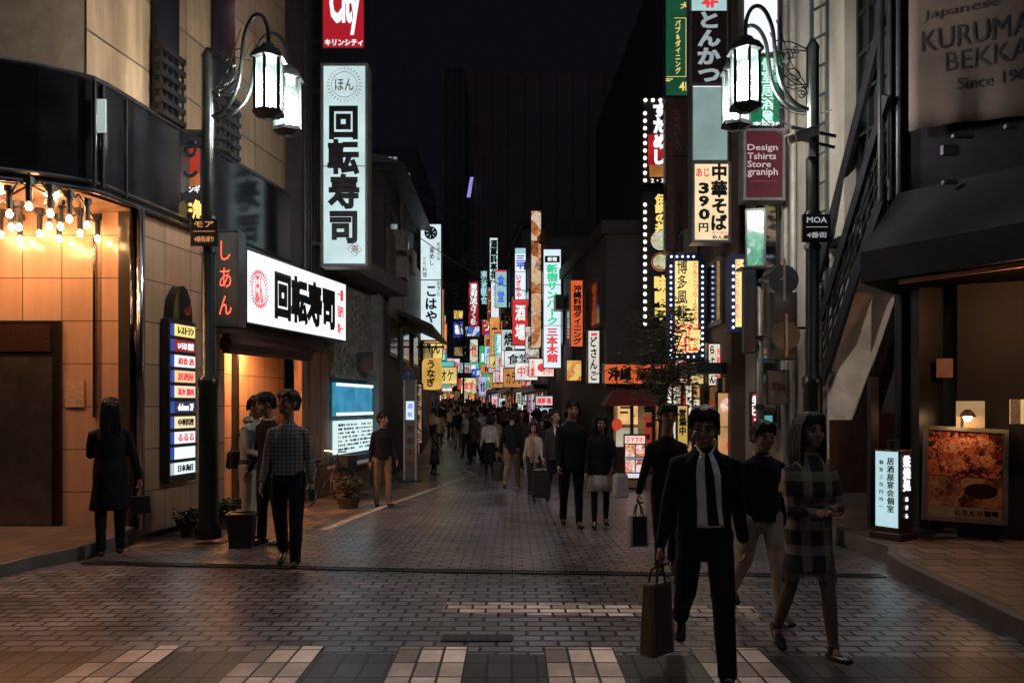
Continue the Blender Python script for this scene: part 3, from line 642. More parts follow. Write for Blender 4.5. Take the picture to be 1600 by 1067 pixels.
house('tall narrow house beyond the green lettered sign', [(RX(46.3), 46.3), (RX(60), 60), (10, 60), (10, 46.3)], 12, NAVY, (5, 8), (0, 1), SHOPW, lit=.4)
house('far house at the bend of the street', [(RX(60.3), 60.3), (RX(84), 84), (8, 84), (8, 60.3)], 12, NAVY, (5, 8), (0, 1), SHOPC, lit=.3, per=4)
house('last visible house closing the lane', [(-12, 112), (4, 108), (4, 120), (-12, 120)], 12, NAVY, (6, 9), (0, 1), SHOPW, lit=.4, per=3)
house('tall dark gabled house rising over the concrete end wall', [(4.6, 24), (4.2, 40), (14, 40), (14, 24)], 15.5, mat('dark_slate', (.035, .035, .042), .7), (), (0, 1), None, z0=5, parapet=False)
# skyline
def tower(label, x0, x1, ytop, Y, m, depth=30, ribs=12, wins=0, wc=(.7, .75, .7), seed=1):
    a, c = W(x0, ytop, Y), W(x1, ytop, Y); t = thing('tower_block', label, 'building', ((a.x + c.x) / 2, Y, 0), 0, 'unlit towers beyond the street')
    b = MB(); b.box(((a.x + c.x) / 2, Y + depth / 2, a.z / 2), (c.x - a.x, depth, a.z)); part(b, 'wall', m, t)
    b = MB()
    for k in range(ribs): b.box((a.x + (c.x - a.x) * (k + .5) / ribs, Y - .15, a.z / 2), (.35, .3, a.z * .995))
    part(b, 'rib', m, t)
    if wins:
        r = random.Random(seed); b = MB()
        for k in range(wins):
            b.box((a.x + (c.x - a.x) * r.uniform(.1, .95), Y - .35, a.z - r.choice([2, 5, 8, 11, 14]) * Y / 150), (r.uniform(.6, 2.2) * Y / 150, .1, .5 * Y / 150))
        part(b, 'lit_glazing', glow(wc, .35, .4), t)
    return t
TW = mat('tower_stone', (.10, .072, .088), .8, vs=.05, var=.35)
tower('broad unlit tower block filling the dark end of the street', 708, 1010, 112, 210, TW)
tower('slim dark tower at the edge of the broad tower', 694, 726, 106, 190, mat('tower_dark', (.05, .045, .06), .8, vs=.05), ribs=3)
tower('lower ribbed slab standing before the broad tower', 740, 799, 238, 160, mat('tower_slab', (.11, .08, .088), .8, vs=.05), ribs=8)
tower('stepped office block with a few lit windows behind the white blade sign', 583, 652, 232, 120, mat('office_dark', (.04, .04, .05), .7), ribs=4, wins=14, seed=4)
tower('small office block with lit windows over the lane', 662, 690, 342, 130, mat('office_dark', (.04, .04, .05), .7), ribs=2, wins=12, wc=(.9, .9, .8), seed=8)
b = MB(); p = W(734, 292, 158); b.hull([p + Vector((-.6, 0, -2)), p + Vector((.1, 0, -2)), p + Vector((.1, .4, -2)), p + Vector((-.6, .4, -2))], [p + Vector((.1, 0, 1.9)), p + Vector((.7, 0, 1.9)), p + Vector((.7, .4, 1.9)), p + Vector((.1, .4, 1.9))])
tag(b.build('lit_banner', glow((.45, .35, .95), .7, .2)), 'small violet lit banner hanging on the dark tower', 'sign')

# ------------------------------------------------------------------ signs
def sign(label, box=None, Y=20, depth=.28, panel=None, items=(), yaw=0, case=None, group=None, name='shop_sign', rim=.03, wh=None, loc=None, arm=None, bulbs=None, cat='sign'):
    """box: photo box of the face at distance Y; items are laid out in face fractions (u from one side, v from the top)"""
    if box and Y > 22.5 and box[0] > 762: Y = min(Y, 4.426 / ((box[2] - 800) / FPX + .083) - .25)
    if box: a, c = W(box[0], box[3], Y), W(box[2], box[1], Y); w, h = c.x - a.x, c.z - a.z; loc = Vector(((a.x + c.x) / 2, Y, a.z))
    else: w, h = wh
    t = thing(name, label, cat, loc, yaw, group)
    b = MB(); b.box((0, 0, h / 2), (w, depth, h)); b.build('case', case or DARK, t, bevel=.008)
    yf = -depth / 2 - .004
    fr = MB()
    for x in (-w / 2 + rim / 2, w / 2 - rim / 2): fr.box((x, yf - .006, h / 2), (rim, .028, h))
    for z in (rim / 2, h - rim / 2): fr.box((0, yf - .006, z), (w - 2 * rim, .028, rim))
    fr.build('frame', case or DARK, t)
    pn = MB(); pn.box((0, yf, h / 2), (w - rim * 1.6, .012, h - rim * 1.6)); p = pn.build('panel', panel or glow((.8, .85, .85), .8), t)
    U = lambda u: (u - .5) * w
    V = lambda v: (1 - v) * h
    lay = {}; order = []
    for it in items:
        k, m = it[0], it[-1]
        key = (k in 'r', m.name)
        if key not in lay: lay[key] = MB(); order.append((key, m))
        i = [q for q, (kk, _) in enumerate(order) if kk == key][0]
        y = yf - .009 - .003 * i; mb = lay[key]
        if k == 'c':                                     # column of characters: text, u, v0, v1, width, bold
            _, s, u, v0, v1, cw, bo, _m = it; put_column(mb, s, U(u), V(v0), V(v1), cw * w, y - .002, bo, it_tall(h, v0, v1, len(s), cw * w))
        elif k == 't':                                   # line of text in a box
            _, s, u0, v0, u1, v1, bo, _m = it; put_text(mb, s, U(u0), V(v1), U(u1), V(v0), y - .002, bo)
        elif k == 'r': _, u0, v0, u1, v1, _m = it; mb.box(((U(u0) + U(u1)) / 2, y, (V(v0) + V(v1)) / 2), (abs(U(u1) - U(u0)), .006, abs(V(v0) - V(v1))))
        elif k == 'o':                                   # ring: centre, radius and thickness in widths
            _, u, v, r_, th, nn, _m = it
            for q in range(nn):
                an = 2 * math.pi * q / nn; a2 = 2 * math.pi * (q + 1) / nn
                mb.bar((U(u) + r_ * w * math.cos(an), y, V(v) + r_ * w * math.sin(an)), (U(u) + r_ * w * math.cos(a2), y, V(v) + r_ * w * math.sin(a2)), .006, th * w, up=(0, 1, 0))
        elif k == 'd':                                   # disc
            _, u, v, r_, _m = it; n_ = 18; pts = [(U(u) + r_ * w * math.cos(2 * math.pi * q / n_), U(u) * 0, V(v) + r_ * w * math.sin(2 * math.pi * q / n_)) for q in range(n_)]
            mb.hull([(q[0], y, q[2]) for q in pts], [(q[0], y - .006, q[2]) for q in pts])
        elif k == 'x':                                   # ring of small marks, like lettering set in a circle
            _, u, v, r_, sz, nn, _m = it
            for q in range(nn):
                an = 2 * math.pi * q / nn + .1; cx, cz = U(u) + r_ * w * math.cos(an), V(v) + r_ * w * math.sin(an)
                mb.bar((cx - math.cos(an) * sz * w, y, cz - math.sin(an) * sz * w), (cx + math.cos(an) * sz * w, y, cz + math.sin(an) * sz * w), .006, sz * w * 1.1, up=(0, 1, 0))
    for key, m in order: lay[key].build('band' if key[0] else 'lettering', m, p)
    if arm:
        b = MB()
        for z in (h * .12, h * .88): b.bar((w / 2 * arm, 0, z), (w / 2 * arm + .45 * arm, 0, z), .07)
        b.build('bracket', DARK, t)
    if bulbs:
        m, sides, sp, r_ = bulbs; b = MB()
        if 'l' in sides: [b.ball((-w / 2 + .05, yf - .03, .08 + sp * q), r_, 6, 5) for q in range(int((h - .1) / sp))]
        if 'r' in sides: [b.ball((w / 2 - .05, yf - .03, .08 + sp * q), r_, 6, 5) for q in range(int((h - .1) / sp))]
        if 't' in sides: [b.ball((-w / 2 + .06 + sp * q, yf - .03, h - .05), r_, 6, 5) for q in range(int((w - .06) / sp))]
        if 'b' in sides: [b.ball((-w / 2 + .06 + sp * q, yf - .03, .05), r_, 6, 5) for q in range(int((w - .06) / sp))]
        o = b.build('bulb_string', m, t); o['kind'] = 'stuff'
    return t
def it_tall(h, v0, v1, n, cw): return min(1.6, max(.8, (v1 - v0) * h / n / cw))
WHT = glow((.74, .86, .88), .82, .10); COOL = glow((.62, .82, .84), .75, .13); WARMW = glow((1, .80, .50), .75, .08); PURE = glow((.9, .95, 1), .95, .05)
L_W = glow((.9, .92, .92), .85, 0, 'let'); L_R = glow((.75, .05, .06), .8, 0, 'let'); L_G = glow((.05, .62, .30), .8, 0, 'let'); L_Y = glow((.95, .70, .2), .8, 0, 'let'); L_B = glow((.06, .13, .65), .8, 0, 'let'); L_P = glow((.85, .2, .4), .7, 0, 'let')
L_LB = glow((.35, .62, .66), .8, 0, 'let')
PINKRED = mat('pale_red_print', (.42, .10, .10), .6, var=0)
# -- sushi bar blade, its red neighbour above and the long lit board over the side entrance
sign('tall white sushi blade sign with four big black brush characters and round seal', (505, 106, 578, 419), 14.6, .35, COOL,
     [('c', '回転寿司', .48, .205, .89, .66, .045, INK), ('x', .5, .105, .34, .028, 30, PINKRED), ('o', .5, .105, .27, .012, 28, PINKRED), ('t', 'ほん', .30, .075, .70, .135, .008, PINKRED), ('r', .01, .505, .99, .509, INK),
      ('o', .72, .915, .15, .02, 4, PINKRED), ('t', '寿', .64, .895, .8, .935, .01, PINKRED)], case=mat('sign_case_grey', (.16, .16, .15), .5), rim=.05, arm=-1)
sign('red blade sign with white slanted script above the tall white sushi blade', (506, -75, 574, 85), 14.6, .35, glow((.42, .012, .022), .8, .1),
     [('t', 'City', .18, .34, .88, .86, .05, L_W), ('t', 'キリンシティ', .08, .90, .94, .965, .03, L_W)], arm=-1)
so = bpy.data.objects[-1] if False else None
LS = Vector((-4.22, 12.3, 2.90)); LE = Vector((-3.44, 16.0, 2.90)); dv = LE - LS
sign('long white lit sushi board with bold black characters over the side entrance', None, 0, .25, PURE,
     [('t', '回転寿司', .235, .15, .855, .86, .055, INK), ('x', .105, .5, .072, .008, 32, L_R), ('o', .105, .5, .057, .003, 26, L_R), ('t', 'ほん', .075, .3, .135, .7, .012, L_R), ('t', '一皿', .885, .14, .955, .32, .02, L_R), ('t', '百円', .885, .42, .955, .60, .02, L_R), ('t', '均一', .885, .70, .955, .88, .02, L_R)],
     yaw=math.atan2(dv.y, dv.x), wh=(dv.length, 1.17), loc=(LS + LE) / 2)
NEON = glow((1, .10, .05), 1.6, 0, 'neon')
t = sign('dark box sign with red neon characters at the end of the sushi board', (338, 362, 379, 512), 11.6, .3, mat('neon_backing', (.05, .05, .048), .35),
     [('c', 'しあん', .5, .08, .92, .55, .0, NEON)], case=DARK)
# -- black festival banner of the yakiniku shop on the fascia corner
sign('narrow banner with black brush script on red over gold lettering below the fascia', (283, 205, 319, 352), 11.2, .08, mat('banner_black', (.02, .015, .015), .6),
     [('r', .03, .16, .97, .58, glow((.5, .05, .03), .5, .3)), ('r', .03, .46, .97, .60, glow((.65, .22, .08), .5, .4)), ('c', 'うし', .5, .10, .52, .8, .05, INK), ('t', 'ジンギ', .1, .59, .9, .67, .03, L_W), ('t', '牛角', .15, .74, .95, .95, .06, L_Y)], name='banner', arm=None)
# -- lit shop directory on the tiled side wall
s0, s1 = s_px(249), s_px(292); DP = (F(s0, .08, .62) + F(s1, .08, .62)) / 2; dw = s1 - s0; dh = 2.18
drt = thing('shop_directory', 'tall black framed directory of stacked lit shop panels with arched top', 'directory sign', DP, FYAW)
b = MB(); b.box((0, 0, dh / 2), (dw, .12, dh)); b.build('case', BLACK, drt, bevel=.01)
b = MB(); n_ = 16; pts = [(-dw * .36 * math.cos(math.pi * q / n_), dh + dw * .72 * math.sin(math.pi * q / n_)) for q in range(n_ + 1)]; b.hull([(p[0], -.06, p[1]) for p in pts], [(p[0], .06, p[1]) for p in pts]); b.build('arched_top', mat('gloss_black_top', (.02, .02, .018), .1), drt)
rows = [((.85, .70, .22), 'ﾚｽﾄﾗﾝ', INK), ((.28, .015, .03), 'いろは 個室', L_W), ((.9, .9, .9), '和食 酒', L_R), ((.9, .55, .3), '居酒屋', L_R), ((.95, .72, .5), '炭火 焼肉', L_R), ((.02, .03, .07), 'deluxe 2F', L_W), ((.85, .74, .45), '中華料理', INK), ((.92, .92, .95), 'るるる', L_R), ((.85, .93, .95), '', INK), ((.80, .92, .92), '日本海庄', INK)]
ph = (dh - .12) / 10
for i, (c, s, lm) in enumerate(rows):
    z = dh - .04 - ph * (i + 1)
    b = MB(); b.box((.05 * dw, -.066, z + ph / 2), (dw * .76, .014, ph * .76)); pp = b.build('panel', glow(c, .9, .06), drt)
    b = MB(); b.box((-dw * .40, -.066, z + ph / 2), (dw * .11, .014, ph * .76)); b.build('floor_number', glow((.05, .12, .5) if i < 9 else (.75, .85, .9), .6, .2), drt)
    if s: b = MB(); put_text(b, s, -dw * .22, z + ph * .26, dw * .36, z + ph * .74, -.076, .02); b.build('lettering', lm, pp)
# -- mid-left blade, lantern and totem
sign('tall pale blade sign with flower crest and cursive black lettering over the tiled eave', (657, 351, 691, 533), 27, .3, glow((.70, .86, .90), .82, .1),
     [('d', .5, .08, .30, mat('green_crest', (.03, .16, .16), .6)), ('x', .5, .08, .18, .06, 7, L_W), ('c', '釜めし', .55, .2, .36, .24, .02, INK), ('c', 'とり料理', .22, .28, .46, .2, .01, INK), ('c', '季節の味', .85, .16, .32, .16, .0, INK), ('r', 0, .478, 1, .486, INK), ('c', 'こはやし', .52, .52, .96, .56, .035, INK), ('c', '割烹お', .86, .49, .62, .2, .0, INK)], arm=-1)
lt = thing('paper_lantern_sign', 'amber lantern shaped sign with black brush lettering under the pale blade', 'sign', W(675, 609, 26), 0)
wl_, hl_ = 31 / FPX * 26, 50 / FPX * 26
b = MB(); prof = [(.15, 0), (.42, .02), (.5, .12), (.5, .85), (.42, .97), (.15, 1)]; b.lathe([(r_ * wl_, z * hl_) for r_, z in prof], 16); b.build('lantern_body', glow((.95, .55, .12), .62, .2), lt, True)
b = MB(); put_column(b, 'うなぎ', 0, hl_ * .92, hl_ * .08, wl_ * .45, -wl_ * .52, .04); b.build('lettering', INK, lt)
b = MB(); b.tube([(0, 0, hl_), (0, 0, hl_ + .35)], .03); b.bar((-.5, 0, hl_ + .35), (.4, 0, hl_ + .35), .06); b.build('hanger', DARK, lt)
sign('tall slim paper sign with brush lettering standing on end beside the totem', (645, 599, 661, 693), 20.3, .15, glow((.62, .38, .24), .42, .2), [('c', 'すきやき人形', .5, .03, .97, .8, .03, INK)])
tt = thing('pavement_totem', 'slim white standing totem sign lit near its top by the dark house', 'sign', ground_at(642, 752), 0)
b = MB(); b.box((0, 0, 1.25), (.30, .30, 2.5)); b.build('body', mat('totem_dark', (.12, .11, .11), .5), tt, bevel=.01)
b = MB()
for x in (-.145, .145): b.box((x, -.155, 1.25), (.03, .02, 2.5))
b.build('edge_trim', mat('totem_white', (.5, .47, .46), .5), tt)
b = MB(); b.box((0, -.157, 1.75), (.2, .02, .45)); pq = b.build('lit_panel', glow((.7, .85, .95), .8, .1), tt)
b = MB(); b.box((0, 0, .02), (.5, .5, .05)); b.build('base', DARK, tt)
b = MB(); put_column(b, '酒処', 0, 1.96, 1.55, .13, -.172, .02); b.build('lettering', L_B, pq)
b = MB(); put_column(b, '炭焼食堂', 0, 1.45, .3, .16, -.16, .03); b.build('lettering', mat('dull_red_letters', (.2, .05, .045), .6), tt)
mb_ = thing('notice_board', 'small grey notice plate with dark lettering above the totem', 'sign', W(640, 622, 19.9), 0)
b = MB(); b.box((0, 0, .14), (.34, .04, .28)); b.build('plate', mat('notice_grey', (.30, .28, .28), .6), mb_)
b = MB(); put_text(b, 'MENU', -.12, .14, .12, .24, -.022, .01); put_text(b, '本日営業', -.13, .04, .13, .11, -.022, .01); b.build('lettering', INK, mb_)
b = MB(); b.bar((0, .05, -1.7), (0, .05, .2), .04); b.build('post', DARK, mb_)
rs = thing('round_road_sign', 'round blue road sign with white arrow beside the dark house', 'road sign', W(638, 606, 19.8), 0)
b = MB(); n_ = 20; pts = [(.17 * math.cos(2 * math.pi * q / n_), .17 * math.sin(2 * math.pi * q / n_) + .28) for q in range(n_)]; b.hull([(x, -.01, z) for x, z in pts], [(x, .01, z) for x, z in pts]); b.build('disc', mat('road_blue', (.03, .06, .22), .4), rs)
b = MB(); b.bar((0, -.018, .16), (0, -.018, .36), .006, .03, up=(0, 1, 0)); b.bar((-.06, -.018, .32), (0, -.018, .39), .006, .03, up=(0, 1, 0)); b.bar((.06, -.018, .32), (0, -.018, .39), .006, .03, up=(0, 1, 0)); b.build('arrow', mat('road_white', (.6, .6, .6), .4), rs)
b = MB(); b.bar((0, .03, -2.2), (0, .03, .45), .05); b.build('post', DARK, rs)
# -- the stack of blades on the brick house
GRN = glow((.012, .085, .04), .75, .2)
sign('dark green blade sign with gold corner triangles and thin gold lettering', (1037, -16, 1077, 155), 18.9, .3, GRN,
     [('r', 0, 0, 1, .07, glow((.03, .06, .35), .7, .2)), ('r', .36, .29, .98, .294, L_Y), ('r', .80, .29, .82, .82, L_Y), ('r', .05, .82, .98, .824, L_Y), ('c', 'パブ&ダイニング', .5, .31, .80, .22, .02, L_Y), ('t', '4F', .55, .87, .95, .95, .02, L_Y),
      ('r', .0, .075, .34, .085, L_Y), ('r', .0, .092, .24, .10, L_Y), ('r', .0, .107, .15, .115, L_Y), ('r', .0, .84, .3, .848, L_Y), ('r', .0, .856, .2, .864, L_Y), ('t', '犬', .6, .15, .92, .21, .02, L_Y)], rim=.02)
sign('unlit brown blade board hanging under the green blade', (1038, 155, 1075, 395), 18.9, .28, mat('brown_board', (.10, .045, .04), .5),
     [('c', '本格焼酎と旬', .5, .08, .35, .3, .01, mat('faint_letters', (.26, .18, .17), .5)), ('r', 0, .38, 1, .385, INK), ('c', '赤坂ふぐ料理', .6, .60, .95, .3, .02, mat('faint_red', (.05, .02, .02), .5))])
PK = mat('purple_board', (.030, .010, .014), .5)
sign('dark maroon blade sign with huge silver hiragana below a lit floor plate', (1075, -2, 1134, 138), 15.6, .32, PK,
     [('r', 0, 0, 1, .185, glow((.45, .70, .72), .75, .15)), ('t', '4F', .30, .03, .74, .155, .05, L_R), ('c', 'とんかつ', .5, .19, .99, .62, .05, glow((.42, .50, .52), .62, .1, 'let'))], case=GREY)
sign('blank pale green lit blade panel between the maroon and noodle blades', (1077, 138, 1135, 257), 15.6, .32, glow((.30, .44, .42), .62, .14), [('r', .0, .01, 1, .03, L_W)], case=GREY)
sign('cream noodle blade sign with hand painted price 390 in black', (1078, 257, 1138, 382), 15.5, .34, glow((1, .76, .46), .82, .1),
     [('c', '中華そば', .70, .03, .86, .42, .045, INK), ('t', '3', .17, .26, .44, .40, .05, INK), ('t', '9', .17, .42, .44, .56, .05, INK), ('t', '0', .17, .58, .46, .72, .05, INK), ('t', '円', .17, .76, .42, .87, .03, INK), ('t', 'あじ', .1, .08, .45, .19, .03, L_R), ('t', 'らーめん', .52, .86, .94, .90, .02, L_R), ('t', 'めん屋', .52, .91, .94, .96, .03, INK)], case=GREY, rim=.05)
sign('plain backlit white board behind the arched lamp arms', (1156, -40, 1213, 92), 13.2, .25, glow((.80, .86, 1), .95, .05), [], case=GREY)
sign('green lit board with white vertical lettering behind the lantern glass', (1160, 92, 1216, 203), 12.9, .25, glow((.01, .20, .09), .8, .35),
     [('c', '個室居酒屋', .62, .04, .95, .34, .03, glow((.55, .85, .75), .8, 0, 'let')), ('c', '宴会', .88, .1, .4, .2, .01, L_LB), ('t', '本店2F', .2, .93, .95, .99, .02, L_W)])
GM = glow((.075, .012, .018), .7, .15)
sign('square maroon shop board with thin white English lettering in four lines', (1157, 206, 1222, 317), 12.9, .28, GM,
     [('t', 'Design', .1, .22, .82, .33, .012, glow((.5, .42, .42), .7, 0, 'let')), ('t', 'Tshirts', .1, .34, .78, .43, .012, glow((.5, .42, .42), .7, 0, 'let')), ('t', 'Store', .1, .45, .66, .54, .012, glow((.5, .42, .42), .7, 0, 'let')), ('t', 'graniph', .1, .55, .82, .68, .012, glow((.5, .42, .42), .7, 0, 'let')), ('r', .15, .73, .8, .735, PINKRED)], case=GREY, rim=.045)
DOTS = glow((1, .86, .66), 3.0, 0); BDOT = glow((.62, .72, 1), 2.0, 0)
sign('bulb edged blade sign with white edged hiragana on black and red', (1003, 158, 1043, 290), 20.6, .3, mat('bulb_board', (.02, .012, .015), .5),
     [('r', .2, .42, .98, .78, glow((.55, .02, .03), .7, .3)), ('r', .25, .78, .98, .92, glow((.7, .25, .06), .7, .4)), ('c', 'すためし', .66, .05, .78, .55, .07, L_W), ('c', 'すためし', .66, .05, .78, .50, .03, INK), ('t', '2・3F', .3, .94, .95, .99, .03, L_W)], bulbs=(DOTS, 'lt', .19, .045))
sign('bulb edged food blade with gold characters and painted noodle bowls', (1003, 302, 1046, 512), 20.6, .3, mat('food_board', (.015, .012, .012), .5),
     [('c', '伝説の丼', .66, .02, .30, .5, .06, L_Y), ('d', .64, .36, .36, photo_print('bowl_print', [(.5, .3, .1), (.85, .8, .6), (.4, .5, .15), (.9, .9, .8)], .7, 7)), ('o', .64, .52, .33, .09, 20, glow((.75, .22, .1), .8, .2)), ('d', .64, .52, .28, photo_print('bowl_print', [(.5, .3, .1)], .7, 7)), ('c', '味噌中', .66, .62, .95, .5, .06, L_Y)], bulbs=(DOTS, 'l', .19, .045))
YEL = glow((.92, .66, .24), 1.05, .1); DBL = mat('deep_blue_ink', (.012, .03, .11), .5)
hk = [('c', '博多風龍', .38, .05, .62, .30, .012, DBL), ('c', 'とんこつらーめん', .74, .06, .62, .16, .012, L_R), ('t', '2時まで', .15, .66, .9, .70, .02, L_R), ('r', .12, .72, .5, .96, L_R), ('r', .55, .70, .92, .92, L_R), ('c', '替玉', .31, .73, .95, .34, .04, YEL), ('c', '無料', .73, .71, .91, .34, .04, YEL)]
sign('yellow ramen blade ringed with blue white bulbs and big navy characters', (1042, 400, 1098, 562), 17.4, .32, YEL, hk, case=mat('navy_case', (.03, .05, .16), .4), rim=.14, bulbs=(BDOT, 'lrtb', .12, .026))
sign('second yellow ramen board nearer the lamp post with bulb edge', (1137, 400, 1173, 520), 14.3, .3, YEL, [('c', '博多風龍', .72, .05, .85, .36, .05, DBL), ('c', 'とんこつらーめん', .3, .06, .82, .20, .03, L_P), ('r', .5, .88, .95, .97, L_R)], case=mat('navy_case', (.03, .05, .16), .4), rim=.09, bulbs=(BDOT, 'l', .12, .024))
sign('white and green picture board jutting out under the maroon shop board', (1166, 332, 1196, 422), 12.9, .5, photo_print('green_print', [(.02, .2, .1), (.1, .5, .3), (.8, .9, .9), (.9, .95, .9)], .75, 5), [], yaw=R(-18))
sign('small square yellow crest board below the yellow ramen blade', (1075, 565, 1099, 602), 17.3, .2, glow((.8, .62, .25), .7, .1), [('o', .5, .5, .25, .05, 16, mat('crest_grey', (.2, .2, .25), .5)), ('t', '光', .35, .38, .65, .62, .02, mat('crest_grey', (.2, .2, .25), .5))])
sign('narrow white board with brush strokes beside the yellow crest board', (1103, 536, 1125, 604), 16.6, .2, glow((.85, .75, .6), .75, .1), [('c', 'らーめん', .35, .05, .95, .4, .05, INK), ('c', '元祖の味', .8, .1, .9, .3, .04, L_R)])
# -- Okinawan shop
sign('wide orange red shop board with black brush characters behind the tree', (942, 568, 1052, 601), 22.0, .2, glow((.80, .13, .03), .75, .22), [('t', '沖縄', .06, .2, .40, .82, .05, INK), ('t', '居酒屋', .46, .2, .92, .82, .04, INK)], name='shop_sign', rim=.03)
sign('red and white patterned end board beside the wide orange board', (1052, 560, 1075, 602), 19.5, .2, photo_print('red_white', [(.5, .02, .02), (.7, .04, .03), (.85, .8, .75), (.6, .03, .03)], .6, 6), [])
sign('narrow white blade with running black script next to the orange board', (917, 516, 937, 600), 23.0, .25, glow((.80, .76, .66), .72, .12), [('c', 'どさんこ', .5, .12, .95, .6, .03, INK), ('r', .3, .06, .75, .11, L_R)])
sign('orange red blade with vertical black lettering above the lane', (890, 438, 911, 543), 28.5, .28, glow((.78, .12, .03), .75, .15), [('c', '沖縄料理ダイニング', .55, .08, .96, .6, .04, INK)])
sign('tall white blade with green then red katakana lettering', (848, 390, 877, 576), 36, .3, glow((.72, .84, .92), .88, .06), [('r', .1, .06, .9, .115, mat('crest_dark', (.08, .08, .09), .5)), ('t', '新宿', .25, .07, .75, .105, .03, L_W), ('c', '新宿サンパーク', .5, .13, .64, .62, .05, L_G), ('c', '三本木館', .5, .66, .95, .62, .05, L_R), ('r', 0, .30, 1, .304, INK), ('r', 0, .64, 1, .644, INK)], rim=.03)
sign('white blade with blue top characters and two red bars near its foot', (804, 388, 822, 546), 48, .3, glow((.78, .84, .95), .9, .05), [('r', 0, 0, 1, .06, L_LB), ('c', '三平', .5, .07, .21, .8, .05, L_B), ('r', 0, .235, 1, .24, INK), ('c', 'いざかや', .35, .26, .5, .45, .05, L_R), ('c', 'パーティ', .78, .40, .72, .4, .04, L_LB), ('c', '居酒', .35, .5, .70, .45, .04, INK), ('r', .05, .72, .95, .78, L_R), ('r', .05, .84, .95, .905, L_R)])
sign('amber flickering tall blade full of small pictures above the blue topped blade', (829, 330, 846, 545), 44, .3, photo_print('amber_print', [(.25, .05, .02), (.6, .2, .07), (.9, .5, .25), (.95, .8, .6), (.3, .1, .06)], .62, 2.2), [], case=DARK)
sign('slim white blade densely printed with black and teal characters', (765, 372, 778, 440), 70, .3, glow((.75, .95, .92), .75, .1), [('c', '酒蔵料亭花', .5, .05, .95, .8, .06, mat('teal_ink', (.02, .10, .10), .5))])
sign('slim plain white blade under the teal printed one', (767, 440, 780, 508), 70, .3, glow((.85, .85, .9), .8, .1), [('c', '電話の店', .5, .1, .6, .4, .0, PINKRED)])
sign('slim turquoise lit blade low over the crowd', (767, 514, 780, 585), 70, .3, glow((.15, .70, .66), .75, .3), [('c', '酒処', .5, .2, .8, .6, .02, L_LB)])
sign('black blade with pale green stacked characters near the white slim blade', (751, 420, 762, 500), 66, .3, mat('blade_black', (.02, .03, .03), .5), [('c', '喫茶軽食', .5, .05, .70, .85, .06, L_LB)])
sign('red blade with white cursive lettering beside the lit tree', (732, 440, 748, 512), 58, .3, glow((.5, .02, .04), .75, .2), [('c', '居酒屋さくら', .5, .05, .95, .7, .05, L_W)])
sign('deep blue lit board with white characters far down the lane', (708, 502, 726, 528), 56, .3, glow((.03, .06, .45), .85, .25), [('t', '薬品', .15, .2, .85, .8, .06, L_W)])
sign('blue and white striped board beside the deep blue board', (726, 510, 750, 526), 57, .3, photo_print('blue_print', [(.02, .05, .3), (.1, .2, .6), (.8, .85, .95), (.03, .05, .2)], .8, 2.0), [])
sign('small yellow and red board above the deep blue board', (709, 485, 724, 499), 57, .3, photo_print('yelred', [(.7, .1, .03), (.95, .7, .1), (.95, .8, .3), (.4, .1, .05)], .8, 2.0), [])
sign('white picture board of the corner restaurant under the green lettered blade', (826, 560, 866, 589), 33, .2, glow((.95, .85, .72), .85, .08), [('c', 'カニ道楽', .15, .1, .95, .16, .06, L_R), ('d', .5, .5, .16, L_R), ('t', '百円寿司', .55, .45, .95, .9, .02, L_R)])
sign('orange food photo board beside the running script blade', (884, 562, 909, 596), 27, .2, photo_print('orange_food', [(.3, .05, .02), (.8, .35, .08), (.95, .65, .2), (.5, .1, .03)], .8, 3.5), [])
sign('cool white picture board over the corner restaurant door', (836, 618, 864, 634), 31, .2, glow((.85, .75, .78), .8, .25), [('t', '海鮮 鮨', .1, .2, .9, .8, .05, L_R)])
sign('pale blue lit display below the cool white picture board', (842, 636, 864, 648), 31, .2, glow((.55, .75, .85), .8, .3), [])
sign('red and white shop board halfway along the lane', (815, 585, 832, 606), 48, .2, photo_print('red_white', [(.5, .02, .02)], .7, 6), [])
farset = [((783, 570, 797, 597), 52, (.85, .78, .68), 'cream lit board hanging low beside the red bars'), ((798, 574, 811, 597), 53, (.72, .75, .9), 'pale lilac lit board next to the cream one'), ((784, 520, 798, 568), 60, (.62, .32, .18), 'tall rust coloured lit board over the cream board'),
          ((720, 590, 745, 615), 64, (1, .82, .5), 'broad yellow lit shop board at the end of the crowd'), ((748, 588, 760, 620), 62, (.55, .55, .85), 'slim violet lit board beside the broad yellow board'), ((708, 560, 719, 583), 60, (.8, .8, .85), 'white lit board with grey marks under the blue boards'),
          ((721, 570, 736, 583), 60, (.9, .55, .6), 'pink lit board under the blue boards'), ((734, 530, 747, 568), 66, (.8, .8, .6), 'pale yellow tall lit panel over the pink board'), ((806, 606, 815, 640), 45, (.7, .8, .7), 'slim greenish lit shop panel above the heads'),
          ((768, 618, 778, 638), 58, (.9, .7, .75), 'small rosy lit shop panel above the heads'), ((779, 622, 790, 640), 58, (.65, .9, .9), 'small aqua lit shop panel above the heads'), ((700, 592, 716, 602), 70, (.95, .85, .65), 'low cream lit strip at the far end of the lane'), ((820, 510, 842, 560), 47, (.75, .68, .62), 'dim ivory blade beside the corner restaurant')]
for bx_, Y, c, lb in farset:
    sign(lb, bx_, Y, .25, photo_print('far_' + lb, [tuple(x * .5 for x in c), c, tuple(min(1, x * 1.1) for x in c), (c[0] * .35, c[1] * .25, c[2] * .25), c], .75, 1.6), [('t', rnd.choice(['酒', '食堂', '居酒屋', '焼鳥', '麺']), .2, .25, .8, .75, .03, rnd.choice([INK, L_R, mat('far_ink', (.1, .06, .06), .5)]))])
